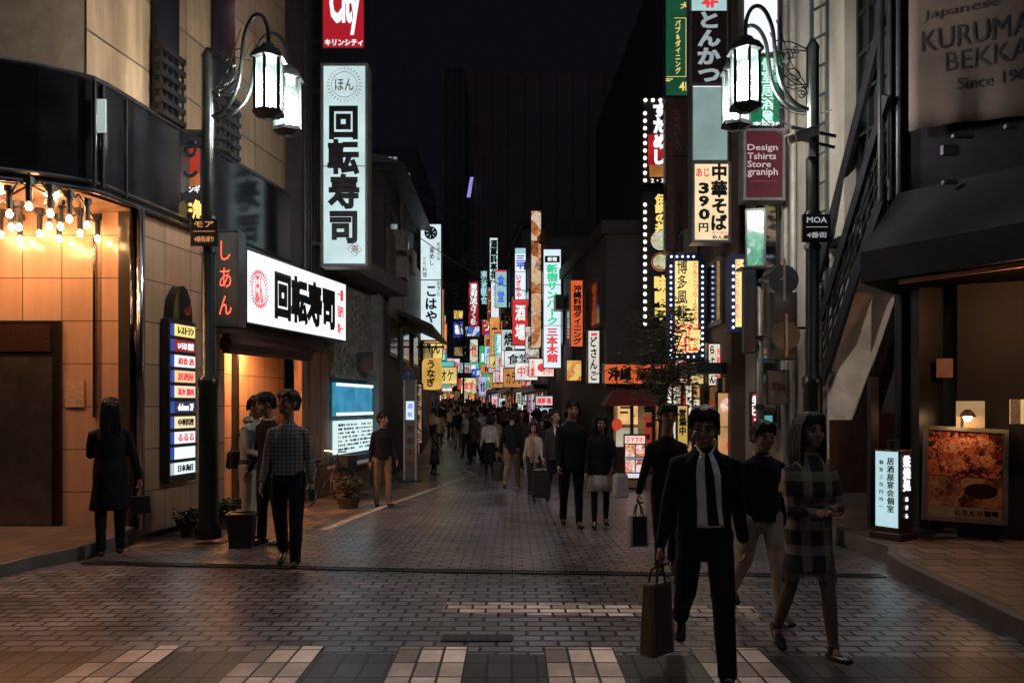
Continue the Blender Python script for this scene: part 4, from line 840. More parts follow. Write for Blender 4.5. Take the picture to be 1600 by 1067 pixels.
# -- banner on the stair building
bnp = thing('cloth_banner', 'large brown cloth restaurant banner with dark serif lettering on the stair building', 'banner', O2 + fdir * .16 + Vector((-.06, -.12, 5.0)), fyaw)
b = MB(); n1, n2 = 22, 12; vs = []
for jz in range(n2 + 1):
    for ix in range(n1 + 1):
        x = 2.6 * ix / n1; z = 2.3 * jz / n2; vs.append((x, -.03 * math.sin(x * 5 + z * 2) * (1 - z / 3) - .02 * math.sin(x * 13 + 1) * (1 - z) - .02 * mnoise.noise((x * 3, z * 3, 1)), z + .03 * math.sin(x * 2.3)))
b.add(vs, [(j * (n1 + 1) + i, j * (n1 + 1) + i + 1, (j + 1) * (n1 + 1) + i + 1, (j + 1) * (n1 + 1) + i) for j in range(n2) for i in range(n1)])
o = b.build('cloth', mat('brown_canvas', (.070, .050, .041), .8, var=.3, vs=2, bump=.2, bs=9), bnp, True); s_ = o.modifiers.new('thick', 'SOLIDIFY'); s_.thickness = .01
b = MB(); INKB = mat('banner_ink', (.006, .006, .008), .7)
put_text(b, 'Japanese', .16, 1.30, .95, 1.44, -.075, .004); put_text(b, 'KURUMAYA', .14, .94, 1.62, 1.20, -.075, .008); put_text(b, 'BEKKAN', .40, .66, 1.46, .90, -.075, .008); put_text(b, 'Since 1966', .52, .42, 1.3, .56, -.075, .004)
cy = lambda x, z: -.03 * math.sin(x * 5 + z * 2) * (1 - z / 3) - .02 * math.sin(x * 13 + 1) * (1 - z) - .02 * mnoise.noise((x * 3, z * 3, 1))
b.v = [(v[0], cy(v[0], v[2]) - .016 + (v[1] + .075) * .4, v[2]) for v in b.v]; b.build('lettering', INKB, bnp)
# -- poster stand with its lamp and the small two-sided lightbox
pw, phh = 118 / FPX * 8.9, 142 / FPX * 8.9
ps = thing('poster_board', 'tilted silver framed food poster lit by a small lamp on the pavement', 'poster stand', W(1505, 838, 8.9), R(-8))
Mt = Matrix.Translation((0, 0, .18)) @ Matrix.Rotation(R(3.2), 4, 'Y') @ Matrix.Rotation(R(-6), 4, 'X')
def tilt(mb):
    mb.v = [tuple(Mt @ Vector(v)) for v in mb.v]; return mb
b = MB(); b.box((0, 0, phh / 2), (pw, .04, phh)); tilt(b).build('backboard', BLACK, ps)
b = MB()
for x in (-pw / 2, pw / 2): b.box((x, -.025, phh / 2), (.045, .04, phh + .04))
for z in (0, phh): b.box((0, -.025, z), (pw - .04, .04, .045))
tilt(b).build('frame', mat('silver_frame', (.62, .55, .48), .3, .9), ps)
MEAT = photo_print('meat_print', [(.02, .012, .01), (.16, .025, .015), (.42, .08, .04), (.55, .2, .1), (.06, .02, .015)], 0, 17, False)
CREAMF = photo_print('side_dish_print', [(.05, .02, .015), (.25, .09, .04), (.45, .25, .14), (.1, .04, .03)], 0, 8, False)
b = MB(); b.box((0, -.024, phh * .73), (pw - .06, .008, phh * .50)); pic = tilt(b).build('picture', MEAT, ps)
b = MB(); b.box((0, -.024, phh * .31), (pw - .06, .008, phh * .32)); tilt(b).build('picture', CREAMF, ps)
b = MB(); n_ = 24; pts = [(pw * .2 + pw * .21 * math.cos(6.283 * q / n_), phh * .33 + phh * .085 * math.sin(6.283 * q / n_)) for q in range(n_)]; b.hull([(x, -.0295, z) for x, z in pts], [(x, -.0275, z) for x, z in pts]); tilt(b).build('printed_bowl', mat('print_bowl', (.025, .015, .014), .3), pic)
b = MB()
for (cx, cz, rx, rz) in ((-.2, .80, .2, .07), (.12, .86, .22, .06), (.22, .66, .16, .07), (-.12, .60, .18, .06)): pts = [(pw * cx + pw * rx * math.cos(6.283 * q / n_) * (1 + .15 * math.sin(q * 2.1)), phh * cz + phh * rz * math.sin(6.283 * q / n_) * (1 + .2 * math.sin(q * 1.7))) for q in range(n_)]; b.hull([(x, -.0295, z) for x, z in pts], [(x, -.0275, z) for x, z in pts])
tilt(b).build('print', photo_print('grill_print', [(.12, .02, .01), (.45, .10, .04), (.62, .24, .12), (.75, .5, .35), (.3, .05, .02)], 0, 30, False), pic)
b = MB(); b.box((0, -.024, phh * .08), (pw - .06, .008, phh * .13)); pc = tilt(b).build('caption_strip', mat('caption_grey', (.30, .22, .18), .5), ps)
b = MB(); put_text(b, 'とりとり酒場', -pw * .12, phh * .06, pw * .42, phh * .12, -.032, .01); tilt(b).build('lettering', INK, pc)
b = MB(); b.bar((-.3, .1, -.18), (-.28, .05, phh * .5), .05); b.bar((.3, .1, -.18), (.28, .05, phh * .5), .05); b.bar((-.35, -.15, -.15), (-.35, .45, -.15), .05); b.bar((.35, -.15, -.15), (.35, .45, -.15), .05); tilt(b).build('stand', DARK, ps)
b = MB(); b.tube([(-.02, .02, phh), (-.03, -.02, phh + .18), (-.03, -.14, phh + .20)], .014, 8); lmp = tilt(b).build('lamp_arm', DARK, ps)
b = MB(); b.lathe([(.03, .06), (.06, .03), (.085, -.02), (.08, -.022)], 16, (-.03, -.15, phh + .15)); tilt(b).build('lamp_shade', mat('lamp_brass', (.5, .35, .2), .3, .9), lmp)
b = MB(); b.ball((-.03, -.15, phh + .125), .042, 12, 8); tilt(b).build('bulb', glow((1, .60, .28), 55, 0), lmp)
lx = thing('lightbox_sign', 'knee high two faced lightbox, white lit face meeting a dark red face', 'sign', ground_at(1396, 846, .15), R(34))
b = MB(); b.box((0, 0, .58), (.26, .30, .92)); b.box((0, 0, .06), (.34, .38, .12)); b.build('case', mat('lightbox_case', (.035, .012, .016), .4), lx, bevel=.008)
b = MB(); b.box((-.135, 0, .60), (.012, .26, .84)); fc = b.build('lit_face', glow((.50, .74, .80), .78, .06), lx)
b = MB()
tx = MB(); put_column(tx, '居酒屋宴会個室', .05, .96, .34, .085, 0, .02); put_column(tx, '個室三百円均一', -.06, .94, .36, .05, 0, .01)
rot = Matrix.Rotation(R(-90), 4, 'Z'); b.v = [tuple(rot @ Vector(v) + Vector((-.144, 0, 0))) for v in tx.v]; b.f = tx.f; b.build('lettering', mat('ochre_ink', (.16, .10, .03), .5), fc)
b = MB(); put_column(b, '鉄焼処', 0, .98, .58, .15, -.156, .035); put_column(b, 'あきら', 0, .54, .26, .06, -.156, .015); b.build('lettering', glow((.85, .9, 1), 1.0, 0, 'let'), lx)
b = MB(); b.tube([(-.1, 0, 1.04), (-.1, 0, 1.14), (.1, 0, 1.14), (.1, 0, 1.04)], .012, 6); b.build('handle', DARK, lx)
# -- menu stand before the Okinawan shop
ms = thing('menu_stand', 'lit upright menu stand of food pictures before the red awning', 'menu stand', ground_at(992, 764), R(-4))
mw, mh = 40 / FPX * 15.3, 100 / FPX * 15.3
b = MB(); b.box((0, .06, mh / 2), (mw, .12, mh)); b.build('case', mat('stand_dark', (.05, .03, .025), .5), ms, bevel=.01)
b = MB(); b.box((0, -.006, mh * .90), (mw * .9, .012, mh * .14)); hd = b.build('header', glow((.9, .72, .62), .8, .1), ms)
b = MB(); put_text(b, 'おすすめ', -mw * .38, mh * .85, mw * .38, mh * .95, -.014, .02); b.build('lettering', L_R, hd)
FP = photo_print('menu_food', [(.25, .05, .03), (.75, .25, .1), (.95, .85, .7), (.8, .15, .1), (.9, .8, .75)], .85, 6)
for z in (.70, .42):
    b = MB(); b.box((-mw * .22, -.006, mh * z), (mw * .42, .012, mh * .22)); b.build('picture', FP, ms); b = MB(); b.box((mw * .24, -.006, mh * z), (mw * .40, .012, mh * .22)); b.build('picture', FP, ms)
b = MB(); b.box((0, -.006, mh * .56), (mw * .9, .012, mh * .035)); b.build('price_strip', glow((.4, .45, .6), .7, .3), ms)
b = MB(); b.box((0, -.006, mh * .245), (mw * .9, .012, mh * .08)); b.build('price_strip', glow((.85, .9, .9), .85, .3), ms)
b = MB(); b.box((0, -.006, mh * .10), (mw * .9, .012, mh * .13)); b.build('foot_panel', mat('stand_wood', (.45, .24, .14), .5), ms)
rl_ = thing('red_lantern', 'small round red lantern hanging beside the menu stand', 'lantern', W(964, 672, 17), 0)
b = MB(); b.ball((0, 0, .12), (.11, .11, .13), 12, 8); b.build('shade', glow((.75, .08, .03), .6, .2), rl_, True); b = MB(); b.tube([(0, 0, .24), (0, 0, 1.35)], .012, 6); b.bar((0, 0, 1.35), (0, 5, 1.35), .02); b.build('hanger', BLACK, rl_)
# -- lit shop goods near the brick house
sign('tall warm lit picture panel in the brick house shopfront', (1118, 612, 1158, 720), 16.0, .12, glow((.85, .48, .20), .55, .25), [('o', .5, .78, .3, .03, 16, L_R), ('t', '麺', .35, .72, .65, .84, .02, L_R), ('d', .45, .2, .3, photo_print('menu_food', [(.2, .1, .1)], .8, 6)), ('r', 0, .5, 1, .51, INK)], name='picture_panel')
sign('slim yellow lit door curtain panel by the tree trunk', (1056, 632, 1075, 700), 17.6, .1, glow((.85, .55, .15), .6, .2), [('c', '営業中', .5, .1, .7, .6, .05, INK)], name='picture_panel')
sign('red upright pole banner with white lettering by the grey pipe', (1171, 612, 1186, 690), 14.0, .06, glow((.45, .02, .03), .6, .2), [('c', '生ビール', .5, .08, .9, .7, .05, L_W)], name='banner')
sign('small teal lit panel low beside the red pole banner', (1189, 646, 1207, 690), 13.6, .15, glow((.15, .55, .5), .6, .2), [('r', .2, .4, .8, .9, glow((.7, .85, .95), .8, .1)), ('c', '居酒', .5, .45, .85, .4, .03, L_B)])
sign('tilted cream paper notice with red scrawl behind the pole', (1197, 578, 1232, 632), 12.9, .04, mat('paper_notice', (.36, .29, .25), .7, var=.4, vs=8), [('t', 'あじわい', .2, .35, .8, .6, .01, mat('scrawl_red', (.3, .05, .04), .6))], name='paper_notice', rim=.01)

# -- the many small lit signs crowding both sides of the lane
r = random.Random(77); SG = 'small lit shop signs crowding the far lane'
WORDS = ['居酒屋', '焼鳥', '酒場', '寿司', 'らーめん', 'カラオケ', '喫茶', '薬', '食堂', '中華', '和食', '鮮魚', '串かつ', '牛丼', 'うどん', 'バー']
CS = [('white', (.82, .88, .9), INK), ('white', (.85, .85, .8), L_R), ('teal', (.12, .55, .52), L_W), ('red', (.62, .04, .04), L_W), ('yellow', (.9, .66, .2), INK), ('green', (.06, .45, .2), L_W), ('orange', (.85, .35, .1), INK), ('blue', (.06, .12, .6), L_W), ('cyan', (.5, .85, .88), L_B), ('pink', (.85, .5, .55), L_R)]
def lane_sign(side, Y, z, w, h):
    n_, c, lm = r.choice(CS); wd = r.choice(WORDS); X = RX(Y) - w / 2 - .1 if side > 0 else LXf(Y) + w / 2 + .1
    its = [('c', wd, .5, .08, .92, .62, .03, lm)] if h > w * 1.3 else [('t', wd, .12, .2, .88, .8, .02, lm)]
    if r.random() < .35 and h > w * 1.5: its.append(('r', 0, .0, 1, .06, r.choice([L_R, L_B, L_G])))
    sign(f'small {n_} lit {"blade" if h > w * 1.3 else "board"} sign among many down the crowded lane', None, 0, .22, glow(c, r.choice([.6, .8, .9]), .2), its, wh=(w, h), loc=Vector((X, Y, gz(Y) + z)), group=SG)
for Y in (37.5, 41, 44, 48, 51.5, 55, 59, 63, 68, 74, 80):
    lane_sign(1, Y, r.uniform(2.5, 3.0), r.uniform(.9, 1.5), r.uniform(.7, 1.3))
    if r.random() < .8: lane_sign(1, Y + .8, r.uniform(4.0, 5.0), r.uniform(.7, 1.0), r.uniform(2.0, 4.0))
    lane_sign(1, Y + 1.9, r.uniform(3.4, 4.0), r.uniform(1.0, 1.8), r.uniform(.6, 1.0))
    if Y > 50 and r.random() < .6: lane_sign(1, Y + 1.4, r.uniform(6.5, 8.5), r.uniform(.7, 1.0), r.uniform(2, 3.6))
for Y in (33, 37, 41, 46, 51, 56, 61, 67, 73, 80, 88):
    lane_sign(-1, Y, r.uniform(2.6, 3.3), r.uniform(1.0, 1.7), r.uniform(.7, 1.3))
    if r.random() < .85: lane_sign(-1, Y + .8, r.uniform(3.8, 5.2), r.uniform(.7, 1.0), r.uniform(1.5, 3.4))
for i, (x, z, w, h) in enumerate(((-9.6, 2.4, 3.2, 1.2), (-6.0, 2.6, 2.6, 1.5), (-3.2, 2.5, 2.2, 1.1), (-8.6, 4.4, 1.6, 2.4), (-5.8, 4.8, 2.8, 1.4), (-3.0, 4.2, 1.2, 3.4))):
    n_, c, lm = CS[(i * 3) % 10]; sign(f'{n_} lit board on the last house closing the lane', None, 0, .3, glow(c, .9, .25), [('t', r.choice(WORDS), .15, .2, .85, .8, .02, lm)], wh=(w, h), loc=Vector((x, 107, gz(107) + z)), group=SG)

# ------------------------------------------------------------------ street lamps
def lamp_glass():
    if 'lamp_glass' in MATS: return MATS['lamp_glass']
    m, nt, b = _new('lamp_glass'); MATS['lamp_glass'] = m
    tr = nt.nodes.new('ShaderNodeBsdfTransparent'); mx = nt.nodes.new('ShaderNodeMixShader'); out = nt.nodes['Material Output']
    b.inputs['Base Color'].default_value = (.01, .01, .01, 1); b.inputs['Roughness'].default_value = .25
    b.inputs['Emission Color'].default_value = (.50, .86, .82, 1); b.inputs['Emission Strength'].default_value = .50
    mx.inputs[0].default_value = .62; nt.links.new(tr.outputs[0], mx.inputs[1]); nt.links.new(b.outputs[0], mx.inputs[2]); nt.links.new(mx.outputs[0], out.inputs[0])
    return m
LG = lamp_glass(); LAMPM = mat('lamp_iron', (.035, .045, .045), .3, .6)
TUBE = glow((1, .92, .84), 1050, 0)
def street_lamp(label, loc, dirs, sign_text, sub, warm):
    L = thing('street_lamp', label, 'street lamp', loc, 0, 'twin lantern street lamps')
    b = MB(); b.lathe([(.17, 0), (.17, .12), (.12, .2), (.115, 1.85), (.13, 1.9), (.13, 1.98), (.085, 2.02), (.075, 5.95), (.085, 6.0), (.03, 6.1)], 14); b.build('pole', LAMPM, L, True)
    prof = [(0, 5.24), (.15, 5.26), (.29, 5.36), (.40, 5.56), (.45, 5.85), (.48, 6.12), (.55, 6.30), (.64, 6.37), (.73, 6.32), (.79, 6.16), (.80, 5.95)]
    for d in dirs:
        d = Vector((*d, 0)); u = d.normalized(); rr = d.length / .8
        pt = lambda x, z: (u.x * x * rr, u.y * x * rr, z)
        # smooth the neck
        P = []
        for i in range(len(prof) - 1):
            p0, p1, p2, p3 = prof[max(i - 1, 0)], prof[i], prof[i + 1], prof[min(i + 2, len(prof) - 1)]
            for q in range(4):
                t = q / 4; f = lambda a, b_, c_, e_: .5 * (2 * b_ + (c_ - a) * t + (2 * a - 5 * b_ + 4 * c_ - e_) * t * t + (3 * b_ - a - 3 * c_ + e_) * t ** 3)
                P.append(pt(f(p0[0], p1[0], p2[0], p3[0]), f(p0[1], p1[1], p2[1], p3[1])))
        P.append(pt(*prof[-1]))
        b = MB(); b.tube(P, .024, 8); arm = b.build('arm', LAMPM, L, True)
        b = MB()
        for (cx, cz, r0, tw, s0) in ((.22, 5.62, .10, 2.2, 0), (.30, 5.86, .07, 2.0, 2), (.12, 5.44, .06, 1.8, 1), (.20, 5.95, .05, 1.6, 4)):
            b.tube([pt(cx + r0 * (1 - .75 * k / 22) * math.cos(s0 + tw * math.pi * k / 22), cz + r0 * (1 - .75 * k / 22) * math.sin(s0 + tw * math.pi * k / 22)) for k in range(23)], .008, 5)
        b.tube([pt(0, 5.55), pt(.2, 5.52), pt(.42, 5.65)], .008, 5); b.tube([pt(0, 5.95), pt(.25, 6.02), pt(.46, 6.0)], .008, 5); b.tube([pt(.05, 5.5), pt(.25, 5.75), pt(.44, 6.25)], .007, 5)
        b.build('scrollwork', LAMPM, arm)
        cx, cy = d.x, d.y
        ln = MB(); ln.lathe([(.02, 6.0), (.08, 5.97), (.11, 5.92), (.16, 5.90), (.215, 5.82), (.22, 5.79), (.165, 5.78)], 6, (cx, cy, 0)); ln.lathe([(.145, 5.20), (.19, 5.17), (.19, 5.13), (.10, 5.10), (.05, 5.08)], 6, (cx, cy, 0))
        for k in range(6):
            q = 2 * math.pi * (k + .5) / 6; ln.bar((cx + .162 * math.cos(q), cy + .162 * math.sin(q), 5.18), (cx + .162 * math.cos(q), cy + .162 * math.sin(q), 5.8), .032, .032)
        la_ = ln.build('lantern', LAMPM, L)
        g = MB(); o0 = 0
        for k in range(6):
            q0, q1 = 2 * math.pi * (k + .5) / 6, 2 * math.pi * (k + 1.5) / 6
            g.add([(cx + .153 * math.cos(q0), cy + .153 * math.sin(q0), 5.2), (cx + .153 * math.cos(q1), cy + .153 * math.sin(q1), 5.2), (cx + .153 * math.cos(q1), cy + .153 * math.sin(q1), 5.78), (cx + .153 * math.cos(q0), cy + .153 * math.sin(q0), 5.78)], [(0, 1, 2, 3)])
        g.build('glass', LG, la_)
        t = MB(); t.tube([(cx, cy, 5.26), (cx, cy, 5.68)], .038, 10); t.build('lamp_tube', warm, la_)
    # bracket bars and small street-name plate
    b = MB(); sx = 1 if dirs[0][0] > 0 else -1
    b.bar((-.28, -.05, 5.02), (.30, .05, 4.94), .03); b.bar((-.22, -.06, 4.88), (.28, .04, 4.80), .03); b.build('bracket', LAMPM, L)
    pl = MB(); pl.box((0, -.11, 3.78), (.34, .05, .33)); p_ = pl.build('name_plate', BLACK, L, bevel=.006)
    fr = MB(); fr.box((0, -.137, 3.79), (.26, .006, .006)); put_text(fr, sign_text, -.12, 3.84, .12, 3.91, -.138, .012); put_text(fr, sub, -.12, 3.66, .12, 3.73, -.138, .006); fr.build('lettering', warm2 if sx > 0 else glow((.55, .55, .58), .5, 0, 'let'), p_)
    b = MB(); b.lathe([(.10, 3.55), (.10, 3.6)], 12); b.lathe([(.10, 3.95), (.10, 4.0)], 12); b.build('clamp', LAMPM, L)
    return L
warm2 = glow((.85, .38, .14), .6, 0, 'let')
street_lamp('black twin lantern street lamp before the orange tiled entrance', (-3.79, 9.98, 0), ((.87, -.38), (.93, .22)), 'モア', '4番街通り', TUBE)
rl2 = street_lamp('black twin lantern street lamp with a camera before the steel stair', (3.66, 9.74, 0), ((-.92, -.34), (-.86, .26)), 'MOA', '4番街', TUBE)
cc = thing('security_camera', 'pale box security camera clamped to the lamp post by the stair', 'camera', (3.66, 9.74, 4.72))
u = Vector((-.36, -.25, -.17)); a = Vector((-.02, -.12, .22)); b = MB(); b.bar(a, a + u, .13, .11); b.build('housing', mat('camera_white', (.55, .54, .50), .5), cc, bevel=.01)
b = MB(); b.bar(a + u * .0 + Vector((0, 0, .06)), a + u * 1.12 + Vector((0, 0, .06)), .15, .02); b.build('sun_shield', mat('camera_white', (.55, .54, .50), .5), cc)
b = MB(); b.tube([a + u * .98, a + u * 1.03], .04, 10); b.build('lens', BLACK, cc); b = MB(); b.bar((0, -.06, 0), a + u * .3, .03); b.bar((-.05, -.08, -.08), (-.05, -.08, .1), .09); b.build('mount', GREY, cc)

# ------------------------------------------------------------------ grey pipe with signal backs
def disc_y(b, x, y, z, r, t=.02, n=24):
    pts = [(x + r * math.cos(2 * math.pi * q / n), z + r * math.sin(2 * math.pi * q / n)) for q in range(n)]
    b.hull([(p[0], y, p[1]) for p in pts], [(p[0], y + t, p[1]) for p in pts])
gp = W(1187, 632, 11.6); sp = thing('sign_post', 'grey steel sign post with a clamp band standing between the lamp and shop boards', 'post', (gp.x, gp.y, gz(11.6)))
b = MB(); b.tube([(0, 0, 0), (0, 0, 3.75)], .055, 10); b.build('pipe', mat('pipe_grey', (.23, .21, .20), .45, .5), sp, True); b = MB(); b.tube([(0, 0, 1.7), (0, 0, 1.78)], .065, 10); b.build('clamp', DARK, sp)
bx = thing('signal_box', 'dark box signal housing fixed on the grey sign post', 'signal', W(1170, 555, 11.5)); b = MB(); b.box((0, 0, .62), (.17, .16, 1.2)); b.build('housing', DARK, bx, bevel=.02); b = MB(); b.box((.07, .04, 1.24), (.42, .25, .03)); b.box((.09, .02, .2), (.12, .06, .06)); b.build('hood', DARK, bx)
for (px, py, r, lab) in ((1225, 437, .21, 'upper round road sign seen from behind on the grey post'), (1228, 524, .205, 'lower round road sign seen from behind on the grey post')):
    p = W(px, py, 11.3); d_ = thing('round_sign', lab, 'road sign', (p.x, p.y, p.z), 0, 'round signs seen from behind')
    b = MB(); disc_y(b, 0, 0, 0, r); b.build('disc', mat('sign_back', (.05, .055, .06), .35, .6), d_); b = MB(); b.box((0, -.02, 0), (.03, .03, .6)); b.build('rail', mat('sign_rail', (.28, .25, .22), .4, .7), d_); b = MB(); b.bar((0, -.03, 0), (-.34, .28, 0), .03); b.build('bracket', DARK, d_)
bk = thing('cabinet', 'dark square cabinet hung behind the round road signs', 'cabinet', W(1222, 575, 11.9)); b = MB(); b.box((0, 0, .62), (.40, .15, 1.0)); b.build('case', DARK, bk, bevel=.01); b = MB(); b.box((0, -.08, .62), (.34, .01, .9)); b.build('door', mat('cabinet_door', (.03, .032, .036), .4), bk); b = MB(); b.bar((0, .05, .6), (.38, .05, .6), .04); b.build('bracket', DARK, bk)

# ------------------------------------------------------------------ tree before the Okinawan shop
def tree(label, loc, h, rx, rz, nleaf, seed, name='street_tree'):
    r = random.Random(seed); t = thing(name, label, 'tree', loc)
    b = MB(); top = Vector((.1, 0, h * .62)); b.tube([(0, 0, -.1), (.03, 0, h * .3), top], [.085, .06, .045], 8)
    tips = []
    for k in range(16):
        a = r.uniform(0, 6.28); z0 = h * r.uniform(.36, .62); z1 = h * r.uniform(.45, 1.0); e = rx * r.uniform(.35, 1)
        p0 = Vector((.05, 0, z0)); p1 = Vector((math.cos(a) * e * .5, math.sin(a) * e * .5, (z0 + z1) / 2 + .1)); p2 = Vector((math.cos(a) * e, math.sin(a) * e, z1)); b.tube([p0, p1, p2], [.03, .018, .006], 5); tips += [p1, p2, (p1 + p2) / 2]
        for _ in range(2):
            p3 = p2 + Vector((r.uniform(-.4, .4), r.uniform(-.4, .4), r.uniform(-.2, .35))); b.tube([p1.lerp(p2, .6), p3], [.008, .004], 4); tips.append(p3)
    b.build('trunk', mat('bark', (.05, .04, .035), .9, bump=.6, bs=20), t)
    b = MB()
    for _ in range(nleaf):
        c = r.choice(tips) + Vector((r.gauss(0, .17), r.gauss(0, .17), r.gauss(0, .13)))
        M = Matrix.Translation(c) @ Matrix.Rotation(r.uniform(0, 6.28), 4, 'Z') @ Matrix.Rotation(r.uniform(-.9, .9), 4, 'X'); L = r.uniform(.05, .10)
        b.add([(-L, 0, 0), (0, -L * .4, .01), (L, 0, -.02), (0, L * .4, .01)], [(0, 1, 2, 3)], M)
    b.build('crown', mat('leaf_dark', (.08, .10, .045), .5, var=.5, vs=3), t)
    return t
p = W(1030, 632, 16.3); tree('dark leafy street tree standing before the red shop awning', (p.x, p.y, gz(16.3)), 3.9, .72, 1, 1300, 5)
p = W(738, 632, 52); tree('small dark tree with leaves lit by signs beside the red cursive blade', (p.x - .6, p.y, gz(52)), 11.5, 1.9, 1, 1500, 9)

# ------------------------------------------------------------------ things on the pavement
cr = thing('black_bin', 'black open topped square bin on the paving by the hooded person', 'bin', ground_at(378, 855), R(8))
b = MB(); w0, w1, hh = .125, .155, .40
b.hull([(-w0, -w0, 0), (w0, -w0, 0), (w0, w0, 0), (-w0, w0, 0)], [(-w1, -w1, hh), (w1, -w1, hh), (w1, w1, hh), (-w1, w1, hh)]); b.build('body', mat('bin_black', (.014, .014, .018), .5), cr, bevel=.01)
b = MB()
for s in (-1, 1): b.box((s * w1, 0, hh), (.03, w1 * 2 + .03, .03)); b.box((0, s * w1, hh), (w1 * 2 - .03, .03, .03))
b.build('rim', mat('bin_rim', (.03, .03, .035), .4), cr)
def plant(label, loc, h, r_, seed, n=160, pot=True):
    r = random.Random(seed); t = thing('potted_plant', label, 'plant', loc, 0, 'potted plants along the walls')
    if pot:
        b = MB(); b.lathe([(r_ * .45, 0), (r_ * .62, h * .32), (r_ * .66, h * .33), (r_ * .55, h * .34)], 12); b.build('pot', mat('clay_pot', (.09, .06, .05), .7), t)
    b = MB()
    for _ in range(n):
        a = r.uniform(0, 6.28); c = Vector((math.cos(a) * r.uniform(0, r_), math.sin(a) * r.uniform(0, r_), h * r.uniform(.35, 1))); M = Matrix.Translation(c) @ Matrix.Rotation(r.uniform(0, 6.28), 4, 'Z') @ Matrix.Rotation(r.uniform(-1, 1), 4, 'X'); L = r.uniform(.04, .08)
        b.add([(-L, 0, 0), (0, -L * .4, .01), (L, 0, -.02), (0, L * .4, .01)], [(0, 1, 2, 3)], M)
    for _ in range(8):
        a = r.uniform(0, 6.28); b.tube([(0, 0, h * .3), (math.cos(a) * r_ * .7, math.sin(a) * r_ * .7, h * .85)], .006, 4)
    b.build('foliage', mat('plant_leaf', (.04, .055, .03), .5, var=.5), t); return t
plant('low dark potted shrub at the foot of the tiled wall by the lamp post', ground_at(300, 838), .36, .26, 3); plant('potted shrub with pale leaves between lamp post and black bin', ground_at(349, 826), .42, .24, 4)
plant('small potted plant against the tiled wall under the directory', ground_at(249, 826), .30, .14, 6); plant('bushy dark potted plant in front of the wooden shop posts', ground_at(545, 794), .55, .34, 7, 220)
bn = thing('wooden_bench', 'low wooden counter ledge under the lit sushi shop window', 'bench', F(s_px(515), .45, -.15), FYAW)
b = MB(); b.box((.7, 0, .58), (3.0, .35, .05)); b.build('top', mat('bench_wood', (.16, .10, .07), .5), bn)
for x in (-.7, .7, 2.1):
    b = MB(); b.box((x, 0, .27), (.06, .3, .55)); b.build('leg', mat('bench_wood', (.16, .10, .07), .5), bn)
by = thing('bicycle', 'dark parked bicycle leaning by the wooden shop posts', 'bicycle', ground_at(508, 788), R(62))
for x in (-.5, .5):
    b = MB(); b.tube([(x + .31 * math.cos(q * math.pi / 12), 0, .32 + .31 * math.sin(q * math.pi / 12)) for q in range(25)], .018, 6); wh = b.build('wheel', BLACK, by)
    b = MB()
    for q in range(12): b.tube([(x, 0, .32), (x + .30 * math.cos(q * math.pi / 6), 0, .32 + .30 * math.sin(q * math.pi / 6))], .003, 4)
    b.build('spoke', GREY, wh)
b = MB()
for a, c in (((-.5, 0, .32), (-.1, 0, .3)), ((-.1, 0, .3), (-.22, 0, .78)), ((-.22, 0, .7), (.36, 0, .8)), ((-.1, 0, .3), (.36, 0, .72)), ((-.5, 0, .32), (-.2, 0, .7)), ((.5, 0, .32), (.34, 0, .92))): b.tube([a, c], .018, 6)
b.build('frame', mat('bike_paint', (.05, .05, .06), .3, .3), by); b = MB(); b.ball((-.23, 0, .83), (.13, .07, .04), 10, 6); b.build('saddle', BLACK, by)
b = MB(); b.tube([(.28, -.26, .98), (.36, 0, .96), (.28, .26, .98)], .014, 6); b.build('handlebar', CHROME, by); b = MB(); b.box((.6, 0, .78), (.28, .32, .22)); b.build('basket', mat('basket_wire', (.09, .09, .09), .5, .5), by)
def cyl_item(): pass
# overhead wires by the stair
wr = MB()
for (a, c, s) in ((W(1200, 168, 11), W(1290, 210, 9.8), .12), (W(1195, 150, 11), W(1300, 172, 10), .15), (W(1190, 182, 11), W(1275, 195, 9.9), .2)):
    wr.tube([a.lerp(c, t / 8) - Vector((0, 0, s * math.sin(math.pi * t / 8))) for t in range(9)], .008, 5)
tag(wr.build('overhead_wire', BLACK), 'tangle of thin black wires reaching the lamp post by the stair', 'wire')
for (a, c, s, lb) in ((Vector((-3.4, 20.5, 7.6)), Vector((2.7, 24, 6.3)), .5, 'thin black cable slung across the lane above the white crest blade'), (Vector((-3.4, 23, 7.0)), Vector((1.9, 33, 6.2)), .6, 'second thin black cable slung across the lane farther on')):
    wr = MB(); wr.tube([a.lerp(c, t / 14) - Vector((0, 0, s * math.sin(math.pi * t / 14))) for t in range(15)], .014, 5); tag(wr.build('overhead_wire', BLACK), lb, 'wire')
# litter on the bricks
lt_ = MB(); p = ground_at(613, 868); lt_.box(p + Vector((0, 0, .008)), (.07, .05, .012)); tag(lt_.build('paper_scrap', mat('litter_white', (.6, .58, .55), .7)), 'small white paper scrap lying on the bricks beyond the drain', 'litter')

